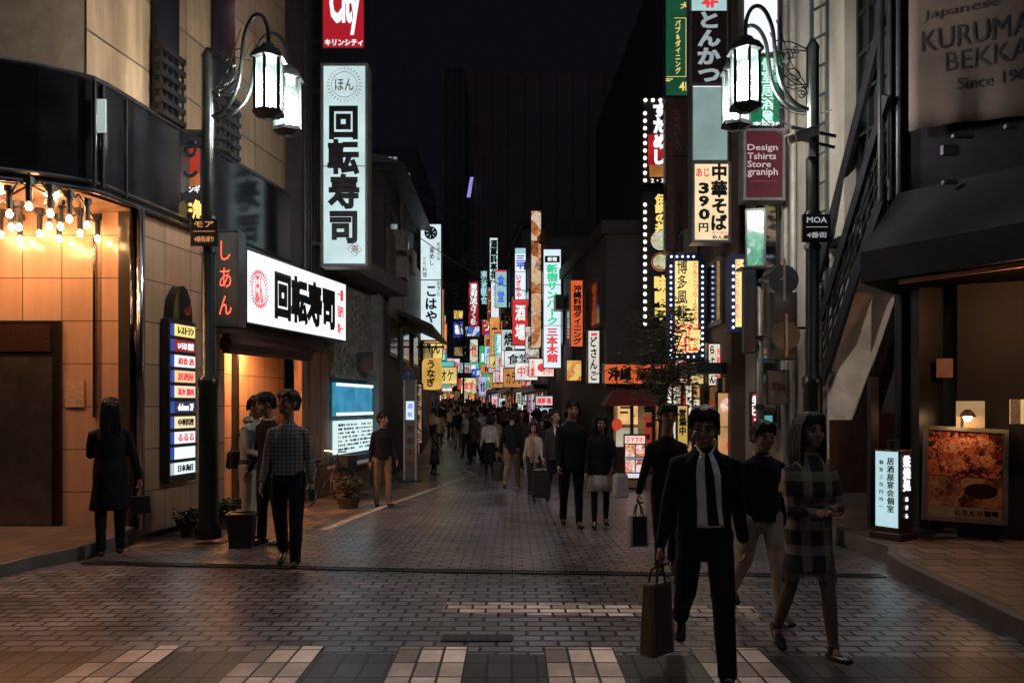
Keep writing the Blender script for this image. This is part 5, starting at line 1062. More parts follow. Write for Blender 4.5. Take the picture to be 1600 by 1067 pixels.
# ------------------------------------------------------------------ people
def remesh(mb, name, m, parent, vox, smooth=3, fold=0, fscale=7, extra=None):
    """one continuous skin over overlapping limbs"""
    o = bpy.data.objects.new(name, mb.mesh(name, None))
    r = o.modifiers.new('r', 'REMESH'); r.mode = 'VOXEL'; r.voxel_size = vox
    s = o.modifiers.new('s', 'SMOOTH'); s.iterations = smooth; s.factor = .5
    me = baked(o); old = o.data; COL.objects.link(o)
    o.modifiers.clear(); o.data = me; bpy.data.meshes.remove(old)
    if fold:
        nor = [v.normal.copy() for v in me.vertices]
        for v, vn in zip(me.vertices, nor):
            c = v.co; k = mnoise.noise((c.x * fscale, c.y * fscale, c.z * fscale * .55)) + .5 * mnoise.noise((c.x * fscale * 2.3 + 5, c.y * fscale * 2.3, c.z * fscale * 1.6))
            v.co = c + vn * (k * fold)
    if extra:
        b = bmesh.new(); b.from_mesh(me); t = extra.mesh('x'); b.from_mesh(t); b.to_mesh(me); b.free(); bpy.data.meshes.remove(t)
    me.materials.clear(); me.materials.append(m); me.polygons.foreach_set('use_smooth', [True] * len(me.polygons))
    o.parent = parent; return o
def plaid(name, base, line, s, s2=None, w=.5):
    if name in MATS: return MATS[name]
    m, nt, b = _new(name); MATS[name] = m; b.inputs['Roughness'].default_value = .85; b.inputs['Specular IOR Level'].default_value = .2
    tc = nt.nodes.new('ShaderNodeTexCoord'); prev = None
    mix = nt.nodes.new('ShaderNodeMix'); mix.data_type = 'RGBA'; mix.inputs[6].default_value = (*base, 1); mix.inputs[7].default_value = (*line, 1)
    add = nt.nodes.new('ShaderNodeMath'); add.operation = 'ADD'
    for i, d in enumerate('XZ'):
        wv = nt.nodes.new('ShaderNodeTexWave'); wv.bands_direction = d; wv.inputs['Scale'].default_value = s if i == 0 else (s2 or s); wv.inputs['Distortion'].default_value = .6; nt.links.new(tc.outputs['Object'], wv.inputs[0])
        rp = nt.nodes.new('ShaderNodeValToRGB'); rp.color_ramp.elements[0].position = .62; rp.color_ramp.elements[1].position = .75; rp.color_ramp.elements[1].color = (w, w, w, 1); nt.links.new(wv.outputs[0], rp.inputs[0]); nt.links.new(rp.outputs[0], add.inputs[i])
    nt.links.new(add.outputs[0], mix.inputs[0]); nt.links.new(mix.outputs[2], b.inputs['Base Color']); return m
def cloth(name, c, rough=.85): return mat(name, c, rough, 0, .3, 9, .25, 70, .2)
SKIN = mat('skin', (.34, .19, .13), .5, 0, .12, 12, .05, 60); SKIND = mat('skin_tan', (.26, .145, .10), .5, 0, .12, 12, .05, 60)
HAIR = mat('black_hair', (.010, .009, .009), .45, 0, .3, 30, .5, 90, .25, (1, 1, .15)); SHOE = mat('black_leather', (.012, .012, .013), .3)
BSUIT = cloth('black_suit', (.010, .010, .014)); NAVYC = cloth('navy_wool', (.013, .014, .022)); DGREY = cloth('dark_grey_cloth', (.03, .03, .035)); KHAKI = cloth('khaki_cotton', (.20, .14, .085)); BEIGEC = cloth('beige_cotton', (.36, .30, .23)); GREYH = cloth('grey_fleece', (.36, .40, .39)); WHITEC = cloth('white_cotton', (.55, .52, .50)); PALES = cloth('pale_skirt', (.42, .40, .36)); TIGHT = cloth('black_tights', (.012, .011, .013)); BROWNC = cloth('brown_wool', (.10, .06, .045))
TOP = [(.80, .172, .125), (.95, .166, .122), (1.10, .152, .112), (1.22, .160, .118), (1.32, .166, .116), (1.385, .142, .098), (1.43, .098, .080), (1.48, .060, .058)]
HANDS = {}
def person(label, loc, H, yaw=0, leg=((12, 4), (-14, 18)), arm=((-12, 8, 12, 0), (14, 8, 14, 0)), lean=2, head=(0, 0), top=BSUIT, hem=.80, bot=BSUIT, skirt=None, hair='short', skin=SKIN, vox=.009, fit=1.0, collar=None, shirt=None, tie=None, extras=None, shoe=SHOE, legskin=None, grip=(0, 0), slack=1.0, face=True, hairm=HAIR, group='pedestrians on the street', name='person', fold=.009):
    P = thing(name, label, 'person', loc, R(yaw), group); sc_ = H / 1.775; P.scale = (sc_, sc_, sc_)
    ln = R(lean); piv = Vector((0, 0, .95)); RL = Matrix.Rotation(ln, 3, 'X')
    def U(p):
        p = Vector(p); k = min(1, max(0, (p.z - .85) / .15)); return p.lerp(piv + RL @ (p - piv), k)
    hp = Vector((0, .012, 1.53)); RH = Matrix.Rotation(R(head[0]), 3, 'Z') @ Matrix.Rotation(R(head[1]), 3, 'X')
    Hd = lambda p: U(hp + RH @ ((Vector(p) - hp) * 1.13) - Vector((0, 0, .020)))
    # legs
    L = []
    for s, (a, k) in zip((-1, 1), leg):
        a, k = R(a), R(k); hip = Vector((.092 * s, 0, .90)); kn = hip + Vector((.012 * s, -math.sin(a), -math.cos(a))) * .42; b_ = a - k; an = kn + Vector((0, -math.sin(b_), -math.cos(b_))) * .405
        pit = R(8) if a > R(6) else (R(-32) if k > R(12) and a < 0 else 0)
        fd = Vector((.08 * s, -math.cos(pit), math.sin(pit))); up = Vector((0, math.sin(pit), math.cos(pit)))
        heel = an - fd * .055 - up * .062; toe = an + fd * .175 - up * .068; L.append([hip, kn, an, heel, toe])
    dz = -min(min(l[3].z, l[4].z) for l in L) + .032
    for l in L:
        for p in l: p.z += dz
    off = Vector((0, 0, dz)); U0, H0 = U, Hd
    U = lambda p: U0(p) + off
    Hd = lambda p: H0(p) + off
    # arms
    A = []
    for s, (f, o_, e, inw) in zip((-1, 1), arm):
        f, o_, e, inw = R(f), R(o_), R(e), R(inw); sh = U((.160 * s * fit, .004, 1.362)); dr = lambda ff, oo: Vector((s * math.sin(oo), -math.sin(ff) * math.cos(oo), -math.cos(ff) * math.cos(oo)))
        d1, d2 = RL @ dr(f, o_), RL @ dr(f + e, o_ - inw); el = sh + d1 * .285; wr_ = el + d2 * .245; A.append([sh, el, wr_, d2])
    # body: head with a face, neck, core, arms, palms, legs
    b = MB(); hb = lambda c, r: b.add([tuple(Hd(v)) for v in MB().ball(c, r, 14, 10).v], MB().ball(c, r, 14, 10).f)
    hl = lambda pts, r: b.limb([Hd(p) for p in pts], r, 8)
    hb((0, .014, 1.655), (.073, .092, .090)); hb((0, -.022, 1.618), (.060, .068, .082)); hb((0, -.044, 1.562), (.044, .044, .036))
    hl([(0, -.088, 1.645), (0, -.100, 1.622), (0, -.104, 1.606)], [.009, .011, .013]); hl([(-.042, -.074, 1.663), (0, -.083, 1.66), (.042, -.074, 1.663)], [.008, .009, .008]); hb((0, -.084, 1.574), (.024, .010, .010))
    for s in (-1, 1): hb((s * .073, .012, 1.628), (.012, .024, .032)); hb((s * .036, -.060, 1.604), (.026, .026, .030))
    b.limb([U((0, .02, 1.42)), Hd((0, .012, 1.56))], [.060, .055], 10)
    b.limb([U((0, 0, .95)), U((0, 0, 1.15)), U((0, 0, 1.36))], [(.12, .08), (.11, .08), (.13, .07)], 12, (1, 0, 0))
    fg = MB()
    hands = []
    for i, (sh, el, wr_, d2) in enumerate(A):
        s = (-1, 1)[i]; b.limb([U((.09 * s, 0, 1.385)), sh, el, wr_], [.045, .043, .034, .024], 8)
        f = Vector((0, -1, 0)); f = (f - d2 * f.dot(d2)).normalized(); nrm = Vector((-s, 0, 0)); nrm = (nrm - d2 * nrm.dot(d2) - f * nrm.dot(f)).normalized()
        pe = wr_ + d2 * .085; b.limb([wr_, wr_ + d2 * .04, pe], [(.022, .018), (.036, .015), (.038, .013)], 10, f)
        cu = .5 + 1.0 * grip[i]
        for q, (w_, ll) in enumerate(((.030, .072), (.010, .082), (-.011, .076), (-.030, .060))):
            p0 = pe - d2 * .012 + f * w_; a1 = cu * .45; a2 = cu * 1.0; e1 = d2 * math.cos(a1) + nrm * math.sin(a1); e2 = d2 * math.cos(a2) + nrm * math.sin(a2); p1 = p0 + (e1 + f * w_ * 1.2) * ll * .5; p2 = p1 + e2 * ll * .32; e3 = d2 * math.cos(a2 * 1.6) + nrm * math.sin(a2 * 1.6); fg.limb([p0, p1, p2, p2 + e3 * ll * .25], [.0095, .0088, .0082, .007], 7)
        t0 = wr_ + d2 * .025 + f * .026; t1 = t0 + (f * .8 + d2 * .9 + nrm * .35).normalized() * .035; fg.limb([t0, t1, t1 + (d2 + nrm * (.5 + grip[i])).normalized() * .032], [.012, .0105, .0085], 7)
        hands.append(pe + nrm * .018 + d2 * .015)
    for l in L: b.limb(l[:3], [.070, .05, .036], 10); b.limb([l[2], l[3] * .5 + l[4] * .5], [.035, .025], 8)
    remesh(b, 'body', skin, P, vox * .85, 3, extra=fg)
    if face:
        for s in (-1, 1):
            e = MB(); c = (s * .029, -.080, 1.640); e.add([tuple(Hd(v)) for v in MB().ball(c, (.013, .009, .0065), 10, 6).v], MB().ball(c, (.013, .009, .0065), 10, 6).f); e.build('eye', mat('dark_eye', (.015, .012, .012), .2), P, True)
            e = MB(); e.limb([Hd((s * .014, -.086, 1.661)), Hd((s * .032, -.082, 1.666)), Hd((s * .048, -.068, 1.660))], [.0035, .0045, .003], 6); e.build('eyebrow', hairm, P, True)
        e = MB(); e.limb([Hd((-.022, -.083, 1.574)), Hd((0, -.092, 1.574)), Hd((.022, -.083, 1.574))], [.004, .0065, .004], 6); e.build('mouth', mat('lips', (.22, .08, .07), .4), P, True)
    # top garment
    b = MB(); rings = [(z, a * fit, d * fit) for z, a, d in TOP if z > hem + .06]; r0 = rings[0]; wid = 1.0 if hem > .75 else 1.0 + (.8 - hem) * .55
    b.tube([U((0, 0, hem)), U((0, 0, hem + .04))] + [U((0, 0, z)) for z, _, _ in rings], [(r0[1] * wid * 1.02, r0[2] * wid * 1.02), (r0[1] * wid, r0[2] * wid)] + [(a, d) for _, a, d in rings], 20, (1, 0, 0))
    for i, (sh, el, wr_, d2) in enumerate(A):
        s = (-1, 1)[i]; b.limb([U((.07 * s, 0, 1.395)), sh, sh.lerp(el, .5), el, wr_ - d2 * .01], [.048 * fit, .060 * fit, .054 * fit, .047 * fit, .037 * fit], 10)
    remesh(b, 'jacket' if top in (BSUIT, NAVYC, DGREY) else 'top', top, P, vox, 4, fold)
    def patch(z0, z1, f0, f1, off_, nme, m_, n=8, k=14):
        v = []; q = MB()
        tb = [(z, a * fit, d * fit) for z, a, d in TOP]
        for j in range(k + 1):
            z = z0 + (z1 - z0) * j / k
            for (za, aa, da), (zb, ab, db) in zip(tb, tb[1:]):
                if za <= z <= zb: t = (z - za) / (zb - za); ra, rd = aa + (ab - aa) * t, da + (db - da) * t; break
            u_ = j / k
            for i in range(n + 1):
                ph = f0(u_) + (f1(u_) - f0(u_)) * i / n; v.append(tuple(U(((ra + off_) * math.sin(ph), -(rd + off_) * math.cos(ph), z))))
        q.add(v, [(j * (n + 1) + i, j * (n + 1) + i + 1, (j + 1) * (n + 1) + i + 1, (j + 1) * (n + 1) + i) for j in range(k) for i in range(n)]); o = q.build(nme, m_, P, True); sd = o.modifiers.new('t', 'SOLIDIFY'); sd.thickness = .004; return o
    if shirt:
        m_, zlo, w0, w1 = shirt[:4]; sk = shirt[4] if len(shirt) > 4 else 0; patch(zlo, 1.448, lambda u_: -(w0 + (w1 - w0) * u_) + sk * (1 - u_), lambda u_: (w0 + (w1 - w0) * u_) + sk * (1 - u_), .007, 'shirt_front', m_)
        for s in (-1, 1):
            c = MB(); c.limb([U((s * .060, .01, 1.478)), U((s * .046, -.058, 1.466)), U((s * .016, -.096, 1.428))], [(.006, .012), (.006, .017), (.004, .012)], 8); c.build('collar', m_, P, True)
    if tie:
        patch(tie[1], 1.455, lambda u_: -.20 + .09 * u_ + tie[2] * (1 - u_), lambda u_: .20 - .09 * u_ + tie[2] * (1 - u_), .014, 'tie', tie[0])
    if collar:
        c = MB(); c.tube([U((.068 * math.cos(q * math.pi / 8), .012 + .066 * math.sin(q * math.pi / 8), 1.475 - (.02 if q > 8 else 0))) for q in range(17)], .016, 8); c.build('collar', collar, P, True)
    if bot and not skirt:
        b = MB(); b.limb([U((0, 0, 1.0)), U((0, 0, .93)), Vector((0, 0, .86)) + off], [(.140, .105), (.158, .112), (.15, .105)], 14, (1, 0, 0))
        for l in L: b.limb([l[0] + Vector((0, 0, .02)), l[0].lerp(l[1], .5), l[1], l[1].lerp(l[2], .5), l[2] + Vector((0, 0, -.015))], [(.092, .10), (.084, .088), (.066 * slack, .068 * slack), (.058 * slack, .062 * slack), (.052 * slack, .056 * slack)], 12, (1, 0, 0))
        remesh(b, 'trousers', bot, P, vox, 4, fold * .8, 8)
    if skirt:
        m_, z1, fl = skirt; b = MB(); k = 40; v = []; zz = [1.0, .93, .82, (.82 + z1) / 2, z1]
        cx = [(l[0].lerp(l[1], .8)) for l in L]; sw = (cx[0].y + cx[1].y) / 2
        for j, z in enumerate(zz):
            t = j / 4; ra, rd = .132 + fl * 1.15 * t ** 1.4, .098 + fl * t ** 1.4
            for i in range(k):
                q = 2 * math.pi * i / k; pl_ = 1 + .06 * t * math.sin(q * 11); v.append(tuple(Vector((ra * pl_ * math.cos(q), rd * pl_ * math.sin(q) + sw * t * t * .6, z)) + off))
        b.add(v, [(j * k + i, j * k + (i + 1) % k, (j + 1) * k + (i + 1) % k, (j + 1) * k + i) for j in range(4) for i in range(k)]); o = b.build('skirt', m_, P, True); sd = o.modifiers.new('t', 'SOLIDIFY'); sd.thickness = .006
        if legskin:
            b = MB()
            for l in L: b.limb([l[0], l[0].lerp(l[1], .5), l[1], l[1].lerp(l[2], .35), l[2]], [.080, .070, .052, .053, .036], 12, (1, 0, 0))
            remesh(b, 'tights', legskin, P, vox, 3)
    for l in L:
        b = MB(); h_, t_ = l[3], l[4]; upv = (l[2] - (h_ * .65 + t_ * .35)).normalized(); b.limb([h_, h_.lerp(t_, .45), t_], [(.036, .032), (.042, .034), (.038, .024)], 10, (1, 0, 0)); b.limb([l[2] + upv * .0, h_.lerp(t_, .25)], [.042, .038], 10); b.build('shoe', shoe, P, True)
    # hair: a close cap with many locks lying over it
    b = MB(); bb = lambda c, r: b.add([tuple(Hd(v)) for v in MB().ball(c, r, 14, 10).v], MB().ball(c, r, 14, 10).f)
    bb((0, .026, 1.676), (.078, .090, .078)); bb((0, .058, 1.635), (.066, .050, .070))
    r = random.Random(label); lock = lambda pts, r0, r1: b.limb([Hd(q) for q in pts], [r0, (r0 + r1) / 2 + .002, r1][:len(pts)], 6)
    part_ = r.uniform(-.03, .03); dens = 1 if vox < .012 else .55
    for k in range(int(15 * dens)):                     # fringe
        x = -.062 + .124 * k / (15 * dens - 1) + r.uniform(-.004, .004); e_ = x * 1.12 + (x - part_) * .12; zf = 1.690 + r.uniform(-.014, .016) + .012 * abs(x) / .06
        yf = -.078 * math.sqrt(max(.05, 1 - (x / .085) ** 2)) - .003; lock([(x * .6 + part_ * .4, .0, 1.752), (x * .95, -.055, 1.735), (e_, yf, zf)], .016, .007)
    for s in (-1, 1):
        for k in range(int(8 * dens)): y = -.040 + .10 * k / (8 * dens); zl = 1.655 + r.uniform(-.02, .012) - (.05 if y > .02 else 0); lock([(s * .035, y, 1.745), (s * .072, y, 1.705), (s * .079, y + r.uniform(-.006, .01), zl)], .017, .008)
    for k in range(int(11 * dens)): x = -.06 + .12 * k / (11 * dens - 1); lock([(x * .7, .06, 1.735), (x * 1.1, .112 - abs(x) * .4, 1.67), (x, .098 - abs(x) * .4, 1.575 + r.uniform(-.012, .012))], .020, .010)
    for k in range(int(12 * dens)): a_ = r.uniform(0, 6.28); q = r.uniform(.2, 1); lock([(.01, .02, 1.755), (.04 * q * math.cos(a_), .02 + .05 * q * math.sin(a_), 1.762 - .01 * q), (.07 * q * math.cos(a_ + .3), .022 + .08 * q * math.sin(a_ + .3), 1.748 - .03 * q * q)], .013, .007)
    if hair in ('long', 'bob'):
        zl = 1.34 if hair == 'long' else 1.49
        for s in (-1, 1):
            for k in range(5): y = -.035 + .026 * k; z_ = zl + r.uniform(-.02, .03); b.limb([Hd((s * .045, y * .6, 1.735)), Hd((s * .076, y, 1.68)), Hd((s * .080, y + .004, 1.60)), Hd((s * (.082 + r.uniform(-.006, .008)), y + r.uniform(-.01, .01), (1.6 + z_) / 2)), Hd((s * (.078 + r.uniform(-.012, .01)), y - .01, z_))], [.016, .018, .019, .019, .008], 7)
        for k in range(7): x = -.066 + .022 * k; z_ = zl + r.uniform(-.03, .02); b.limb([Hd((x, .085, 1.70)), Hd((x * 1.15, .100, 1.6)), Hd((x * 1.2, .100 + r.uniform(-.008, .01), (1.6 + z_) / 2)), Hd((x * 1.1, .09, z_))], [.022, .026, .025, .010], 7)
    remesh(b, 'hair', hairm, P, max(.0062, vox * .75), 1, .002, 30)
    rot = Matrix.Rotation(R(yaw), 3, 'Z'); HANDS[label] = [P.location + rot @ (h * sc_) for h in hands]
    if extras: extras(P, U, Hd, L, A, off)
    return P
def at(px, pf, ph): p = ground_at(px, pf); return p, (pf - ph) * p.y / FPX
NV = .0085
# -- the suited man walking towards us and those around him
p, h = at(1100, 1050, 612)
SHIRTG = cloth('shirt_white', (.80, .78, .77)); TIEM = cloth('tie_dark', (.012, .012, .016))
L1 = 'man in open black suit jacket, white shirt and dark tie with a paper bag'
person(L1, p, h * .99, -6, leg=((-24, 30), (24, 5)), arm=((4, 13, 10, 2), (-22, 10, 26, 0)), lean=4, head=(-12, 3), shirt=(SHIRTG, .985, .50, .40, .16), tie=(TIEM, 1.0, .24), vox=NV, fit=1.06, skin=SKIND, grip=(1, .3), slack=1.1, hem=.76)
p, h = at(1264, 1030, 660); PLAID = plaid('plaid_wool', (.04, .037, .04), (.34, .28, .22), 1.9, 1.7, .6)
L2 = 'woman with long dark hair in a plaid wool coat with her hands folded before her'
def shawl(P, U, Hd, L, A, off):
    b = MB(); b.limb([U((0, 0, 1.22)), U((0, 0, 1.36)), U((0, 0, 1.46))], [(.235, .15), (.20, .125), (.09, .08)], 18, (1, 0, 0)); remesh(b, 'shawl', PLAID, P, .010, 4, .012, 9)
    b = MB(); r = random.Random(4)
    for k in range(60): a = 6.28 * k / 60; q = Vector((.20 * math.cos(a), .145 * math.sin(a), .64)) + off; b.tube([q, q + Vector((r.uniform(-.01, .01), r.uniform(-.01, .01), -.09))], .0035, 4)
    b.build('fringe', PLAID, P)
person(L2, p, h, 8, leg=((-14, 16), (14, 4)), arm=((16, 4, 76, 46), (16, 4, 82, 50)), lean=2, head=(4, -2), top=PLAID, hem=.64, bot=None, skirt=(DGREY, .62, .03), legskin=mat('dark_tights_sheer', (.13, .085, .07), .6), hair='long', vox=NV, fit=1.04, extras=shawl)
p, h = at(1190, 968, 655)
L3 = 'young man in dark sweater and pale trousers behind the plaid coated woman'
person(L3, p, h * 1.0, 4, leg=((-20, 26), (16, 3)), arm=((12, 8, 16, 0), (-14, 8, 14, 0)), head=(6, 6), top=NAVYC, hem=.88, bot=BEIGEC, collar=WHITEC, vox=.0095, skin=SKIND)
L4 = 'man in black jacket half hidden behind the suited man with a shopping bag'
Y = 7.7; person(L4, Vector(((1042 - 800) / FPX * Y, Y, 0)), 1.56, 0, leg=((10, 4), (-10, 14)), arm=((6, 17, 16, 0), (-8, 8, 12, 0)), head=(8, 0), top=BSUIT, bot=BSUIT, vox=.0095, grip=(1, 0), fit=1.05, hem=.74)
# -- couple
p, h = at(893, 823, 628)
L5 = 'tall man in black suit and high collar walking beside the woman in pale skirt'
person(L5, p, h, 4, leg=((-8, 10), (6, 3)), arm=((10, 7, 18, 4), (-4, 8, 10, 0)), head=(8, 2), vox=.0095, fit=1.03, grip=(.6, .2))
p, h = at(938, 825, 650)
L6 = 'woman in black jacket, pale pleated skirt and black tights'
person(L6, p, h, -4, leg=((8, 4), (-9, 10)), arm=((6, 9, 22, 4), (8, 10, 50, 20)), head=(10, 6), top=BSUIT, hem=.82, bot=None, skirt=(PALES, .58, .085), legskin=TIGHT, hair='bob', vox=.0095, fit=1.06)
p, h = at(868, 784, 644)
L7 = 'man in dark suit with white shirt a step behind the tall black suited man'
person(L7, p, h, 8, leg=((-14, 18), (12, 4)), arm=((-8, 8, 12, 0), (12, 8, 20, 0)), head=(4, 2), shirt=(WHITEC, 1.2, .10, .5), tie=(TIEM, 1.2, 0), vox=.012, top=DGREY)
p, h = at(834, 772, 662)
L8 = 'woman in cream coat and tan scarf pulling a black suitcase'
def scarf(P, U, Hd, L, A, off):
    b = MB(); b.limb([U((-.05, -.11, 1.44)), U((-.03, -.14, 1.25)), U((-.02, -.14, 1.0)), U((-.02, -.135, .82))], [(.05, .025), (.055, .02), (.055, .018), (.05, .014)], 10, (1, 0, 0)); b.limb([U((-.09, .0, 1.47)), U((0, -.09, 1.45)), U((.09, 0, 1.47)), U((0, .08, 1.48)), U((-.09, 0, 1.47))], [.03] * 5, 8); b.build('scarf', cloth('tan_scarf', (.33, .20, .12)), P, True)
person(L8, p, h, -6, leg=((8, 4), (-8, 12)), arm=((-6, 10, 12, 0), (8, 8, 24, 0)), top=cloth('cream_coat', (.42, .36, .30)), hem=.78, bot=DGREY, hair='bob', vox=.012, extras=scarf, grip=(1, 0))
p, h = at(800, 766, 640)
L9 = 'man seen from behind in black jacket and khaki trousers carrying a dark bag'
person(L9, p, h, 172, leg=((16, 4), (-18, 30)), arm=((-10, 10, 10, 0), (4, 14, 8, 0)), top=BSUIT, bot=KHAKI, vox=.012, face=False, shoe=mat('tan_shoe', (.35, .25, .2), .5), grip=(.5, 1), hem=.82)
p, h = at(765, 744, 648)
L10 = 'woman seen from behind in white blouse and long dark skirt'
person(L10, p, h, 184, leg=((8, 4), (-8, 10)), arm=((-6, 10, 18, 0), (4, 10, 20, 0)), top=WHITEC, hem=.95, skirt=(NAVYC, .34, .05), legskin=TIGHT, bot=None, hair='bob', vox=.012, face=False)
p, h = at(737, 716, 638)
L11 = 'person in dark coat walking away next to the woman in white blouse'
P11 = person(L11, p, h, 176, leg=((12, 4), (-12, 18)), top=DGREY, hem=.62, bot=BSUIT, vox=.013, face=False)
p, h = at(598, 791, 646)
L12 = 'young man in black sweater and khaki trousers before the lit menu window'
person(L12, p, h, 22, leg=((-4, 4), (12, 6)), arm=((-8, 9, 14, 2), (10, 8, 24, 4)), head=(24, 0), top=NAVYC, hem=.88, bot=KHAKI, collar=WHITEC, vox=.0095, fit=1.05)
p, h = at(679, 742, 664)
L13 = 'woman in long dark dress looking at something in her raised hand beside the totem'
person(L13, p, h, 78, leg=((6, 3), (-6, 6)), arm=((30, 6, 62, 10), (8, 6, 12, 0)), top=BROWNC, hem=.85, skirt=(DGREY, .36, .08), legskin=TIGHT, bot=None, hair='bob', vox=.012)
p, h = at(705, 690, 634)
L14 = 'person in pale grey shirt walking away far down the lane alone'
P14 = person(L14, p, h, 170, leg=((12, 4), (-12, 18)), top=GREYH, bot=DGREY, vox=.014, face=False, hem=.9)
# -- group by the black bin
p, h = at(391, 846, 619)
L15 = 'person in grey hooded top and cream trousers in profile with a black shoulder bag'
def hood(P, U, Hd, L, A, off):
    b = MB(); b.limb([U((-.08, .05, 1.47)), U((0, .10, 1.46)), U((.08, .05, 1.47))], [.045, .06, .045], 10); b.limb([U((-.09, -.02, 1.48)), U((0, .06, 1.5)), U((.09, -.02, 1.48))], [.03, .04, .03], 8); remesh(b, 'hood', GREYH, P, .01, 3, .006)
    b = MB(); b.limb([U((0, .0, .9)), U((0, .0, .99))], [(.172, .125), (.172, .125)], 16, (1, 0, 0)); remesh(b, 'waistband', cloth('rib_grey', (.10, .12, .12)), P, .011, 2)
person(L15, p, h * .99, 74, leg=((4, 8), (-6, 4)), arm=((24, 6, 60, 10), (16, 6, 40, 6)), lean=6, head=(0, 14), top=GREYH, hem=.92, bot=cloth('cream_trousers', (.50, .46, .38)), vox=.0095, extras=hood, fit=1.06, fold=.009)
p, h = at(421, 851, 617)
L16 = 'man in dark jacket and trousers facing the hooded person'
person(L16, p, h, -38, leg=((4, 3), (-4, 4)), arm=((6, 8, 20, 4), (2, 8, 10, 0)), head=(-22, 10), top=BSUIT, bot=BSUIT, collar=WHITEC, vox=.0095)
p, h = at(450, 889, 619); CHECK = plaid('check_cotton', (.085, .09, .10), (.30, .29, .28), 7.5, 7.5, .42)
L17 = 'man in checked shirt and dark trousers walking towards us with head turned aside'
person(L17, p, h, 6, leg=((-13, 18), (13, 3)), arm=((10, 9, 14, 2), (-4, 10, 20, 2)), lean=-1, head=(-36, -4), top=CHECK, hem=.93, bot=cloth('dark_navy_trousers', (.014, .015, .022)), vox=NV, fit=1.02, grip=(.2, 1), slack=1.12, skin=SKIND)
L18 = 'woman in long black coat seen from behind standing at the entrance'
person(L18, Vector((-4.44, 8.85, 0)), 1.70, 206, leg=((4, 2), (-8, 4)), arm=((-2, 14, 6, 0), (34, 8, 95, 18)), top=BSUIT, hem=.50, bot=BSUIT, hair='long', vox=.0095, fit=1.1, face=False, grip=(1, 0))
# -- carried things
def bag(label, loc, w, d, h, m, yaw=0, hand=None, name='carrier_bag', panelm=None, soft=.012, cat='bag'):
    t = thing(name, label, cat, loc, R(yaw)); b = MB(); b.hull([(-w / 2, -d / 2, 0), (w / 2, -d / 2, 0), (w / 2, d / 2, 0), (-w / 2, d / 2, 0)], [(-w * .46, -d * .32, h), (w * .46, -d * .32, h), (w * .46, d * .32, h), (-w * .46, d * .32, h)]); b.build('body', m, t, bevel=soft)
    if panelm: b = MB(); b.hull([(-w * .36, -d / 2 - .004, h * .06), (w * .36, -d / 2 - .004, h * .06), (w * .36, -d / 2, h * .06), (-w * .36, -d / 2, h * .06)], [(-w * .34, -d * .33 - .004, h * .95), (w * .34, -d * .33 - .004, h * .95), (w * .34, -d * .33, h * .95), (-w * .34, -d * .33, h * .95)]); b.build('side_panel', panelm, t)
    for s in (-1, 1):
        b = MB(); top = Vector((0, 0, h + .13)) if hand is None else Matrix.Rotation(-R(yaw), 3, 'Z') @ (hand - Vector(loc)); b.tube([(-w * .2, s * d * .3, h - .02), Vector((-w * .13, s * d * .2, 0)) + Vector((0, 0, 1)) * (h * .4 + top.z * .6), top, Vector((w * .13, s * d * .2, 0)) + Vector((0, 0, 1)) * (h * .4 + top.z * .6), (w * .2, s * d * .3, h - .02)], .007, 6); b.build('handle', mat('bag_cord', (.03, .025, .02), .7), t)
    return t
hd_ = HANDS[L1][0]; bag('tall tan paper carrier bag with dark sides hanging from the suited man', hd_ - Vector((.02, 0, .56)), .22, .11, .44, mat('tan_paper', (.14, .095, .06), .75, bump=.3, bs=12), 42, hd_, panelm=mat('tan_print', (.05, .04, .03), .7))
hd_ = HANDS[L4][0]; bag('white shopping bag with a black front panel held beside the menu stand', hd_ - Vector((0, 0, .42)), .20, .10, .30, mat('white_card', (.55, .52, .48), .6), 10, hd_, panelm=mat('black_card', (.02, .022, .026), .4))
hd_ = HANDS[L9][1]; bag('soft dark bag hanging from the man in khaki trousers', hd_ - Vector((0, 0, .55)), .30, .16, .42, mat('dark_nylon', (.018, .018, .022), .6), 10, hd_)
hd_ = HANDS[L6][1]; bag('white soft shoulder bag on the arm of the woman in pale skirt', ground_at(973, 824) * 0 + Vector((hd_.x + .14, hd_.y - .02, hd_.z - .36)), .22, .14, .34, mat('white_canvas', (.50, .50, .50), .7), 20, hd_, 'shoulder_bag', soft=.03)
hd_ = HANDS[L18][0]; bag('small black handbag held by the woman at the entrance', hd_ - Vector((0, 0, .30)), .22, .10, .20, mat('black_bag', (.015, .015, .017), .35), 30, hd_, 'handbag')
p = ground_at(374, 846); bag('black shoulder bag at the hip of the hooded person', Vector((p.x - .02, p.y - .05, .86)), .26, .14, .22, mat('black_canvas_bag', (.016, .016, .018), .6), 60, Vector((p.x + .12, p.y, 1.36)), 'shoulder_bag', soft=.03)
sq = thing('suitcase', 'upright black wheeled suitcase beside the woman in cream coat', 'suitcase', ground_at(845, 783), R(8)); b = MB(); b.box((0, 0, .36), (.36, .24, .58)); b.build('shell', mat('case_black', (.014, .014, .016), .4), sq, bevel=.04)
b = MB(); b.tube([(-.1, .08, .64), (-.1, .08, .95), (.1, .08, .95), (.1, .08, .64)], .012, 6); b.build('pull_handle', GREY, sq)
for x in (-.13, .13):
    for y in (-.08, .08): b = MB(); b.ball((x, y, .035), (.02, .035, .035), 8, 6); b.build('wheel', BLACK, sq)
b = MB()
for z in (.2, .36, .52): b.box((0, -.123, z), (.30, .006, .01))
b.build('ridge', mat('case_ridge', (.03, .03, .033), .4), sq)
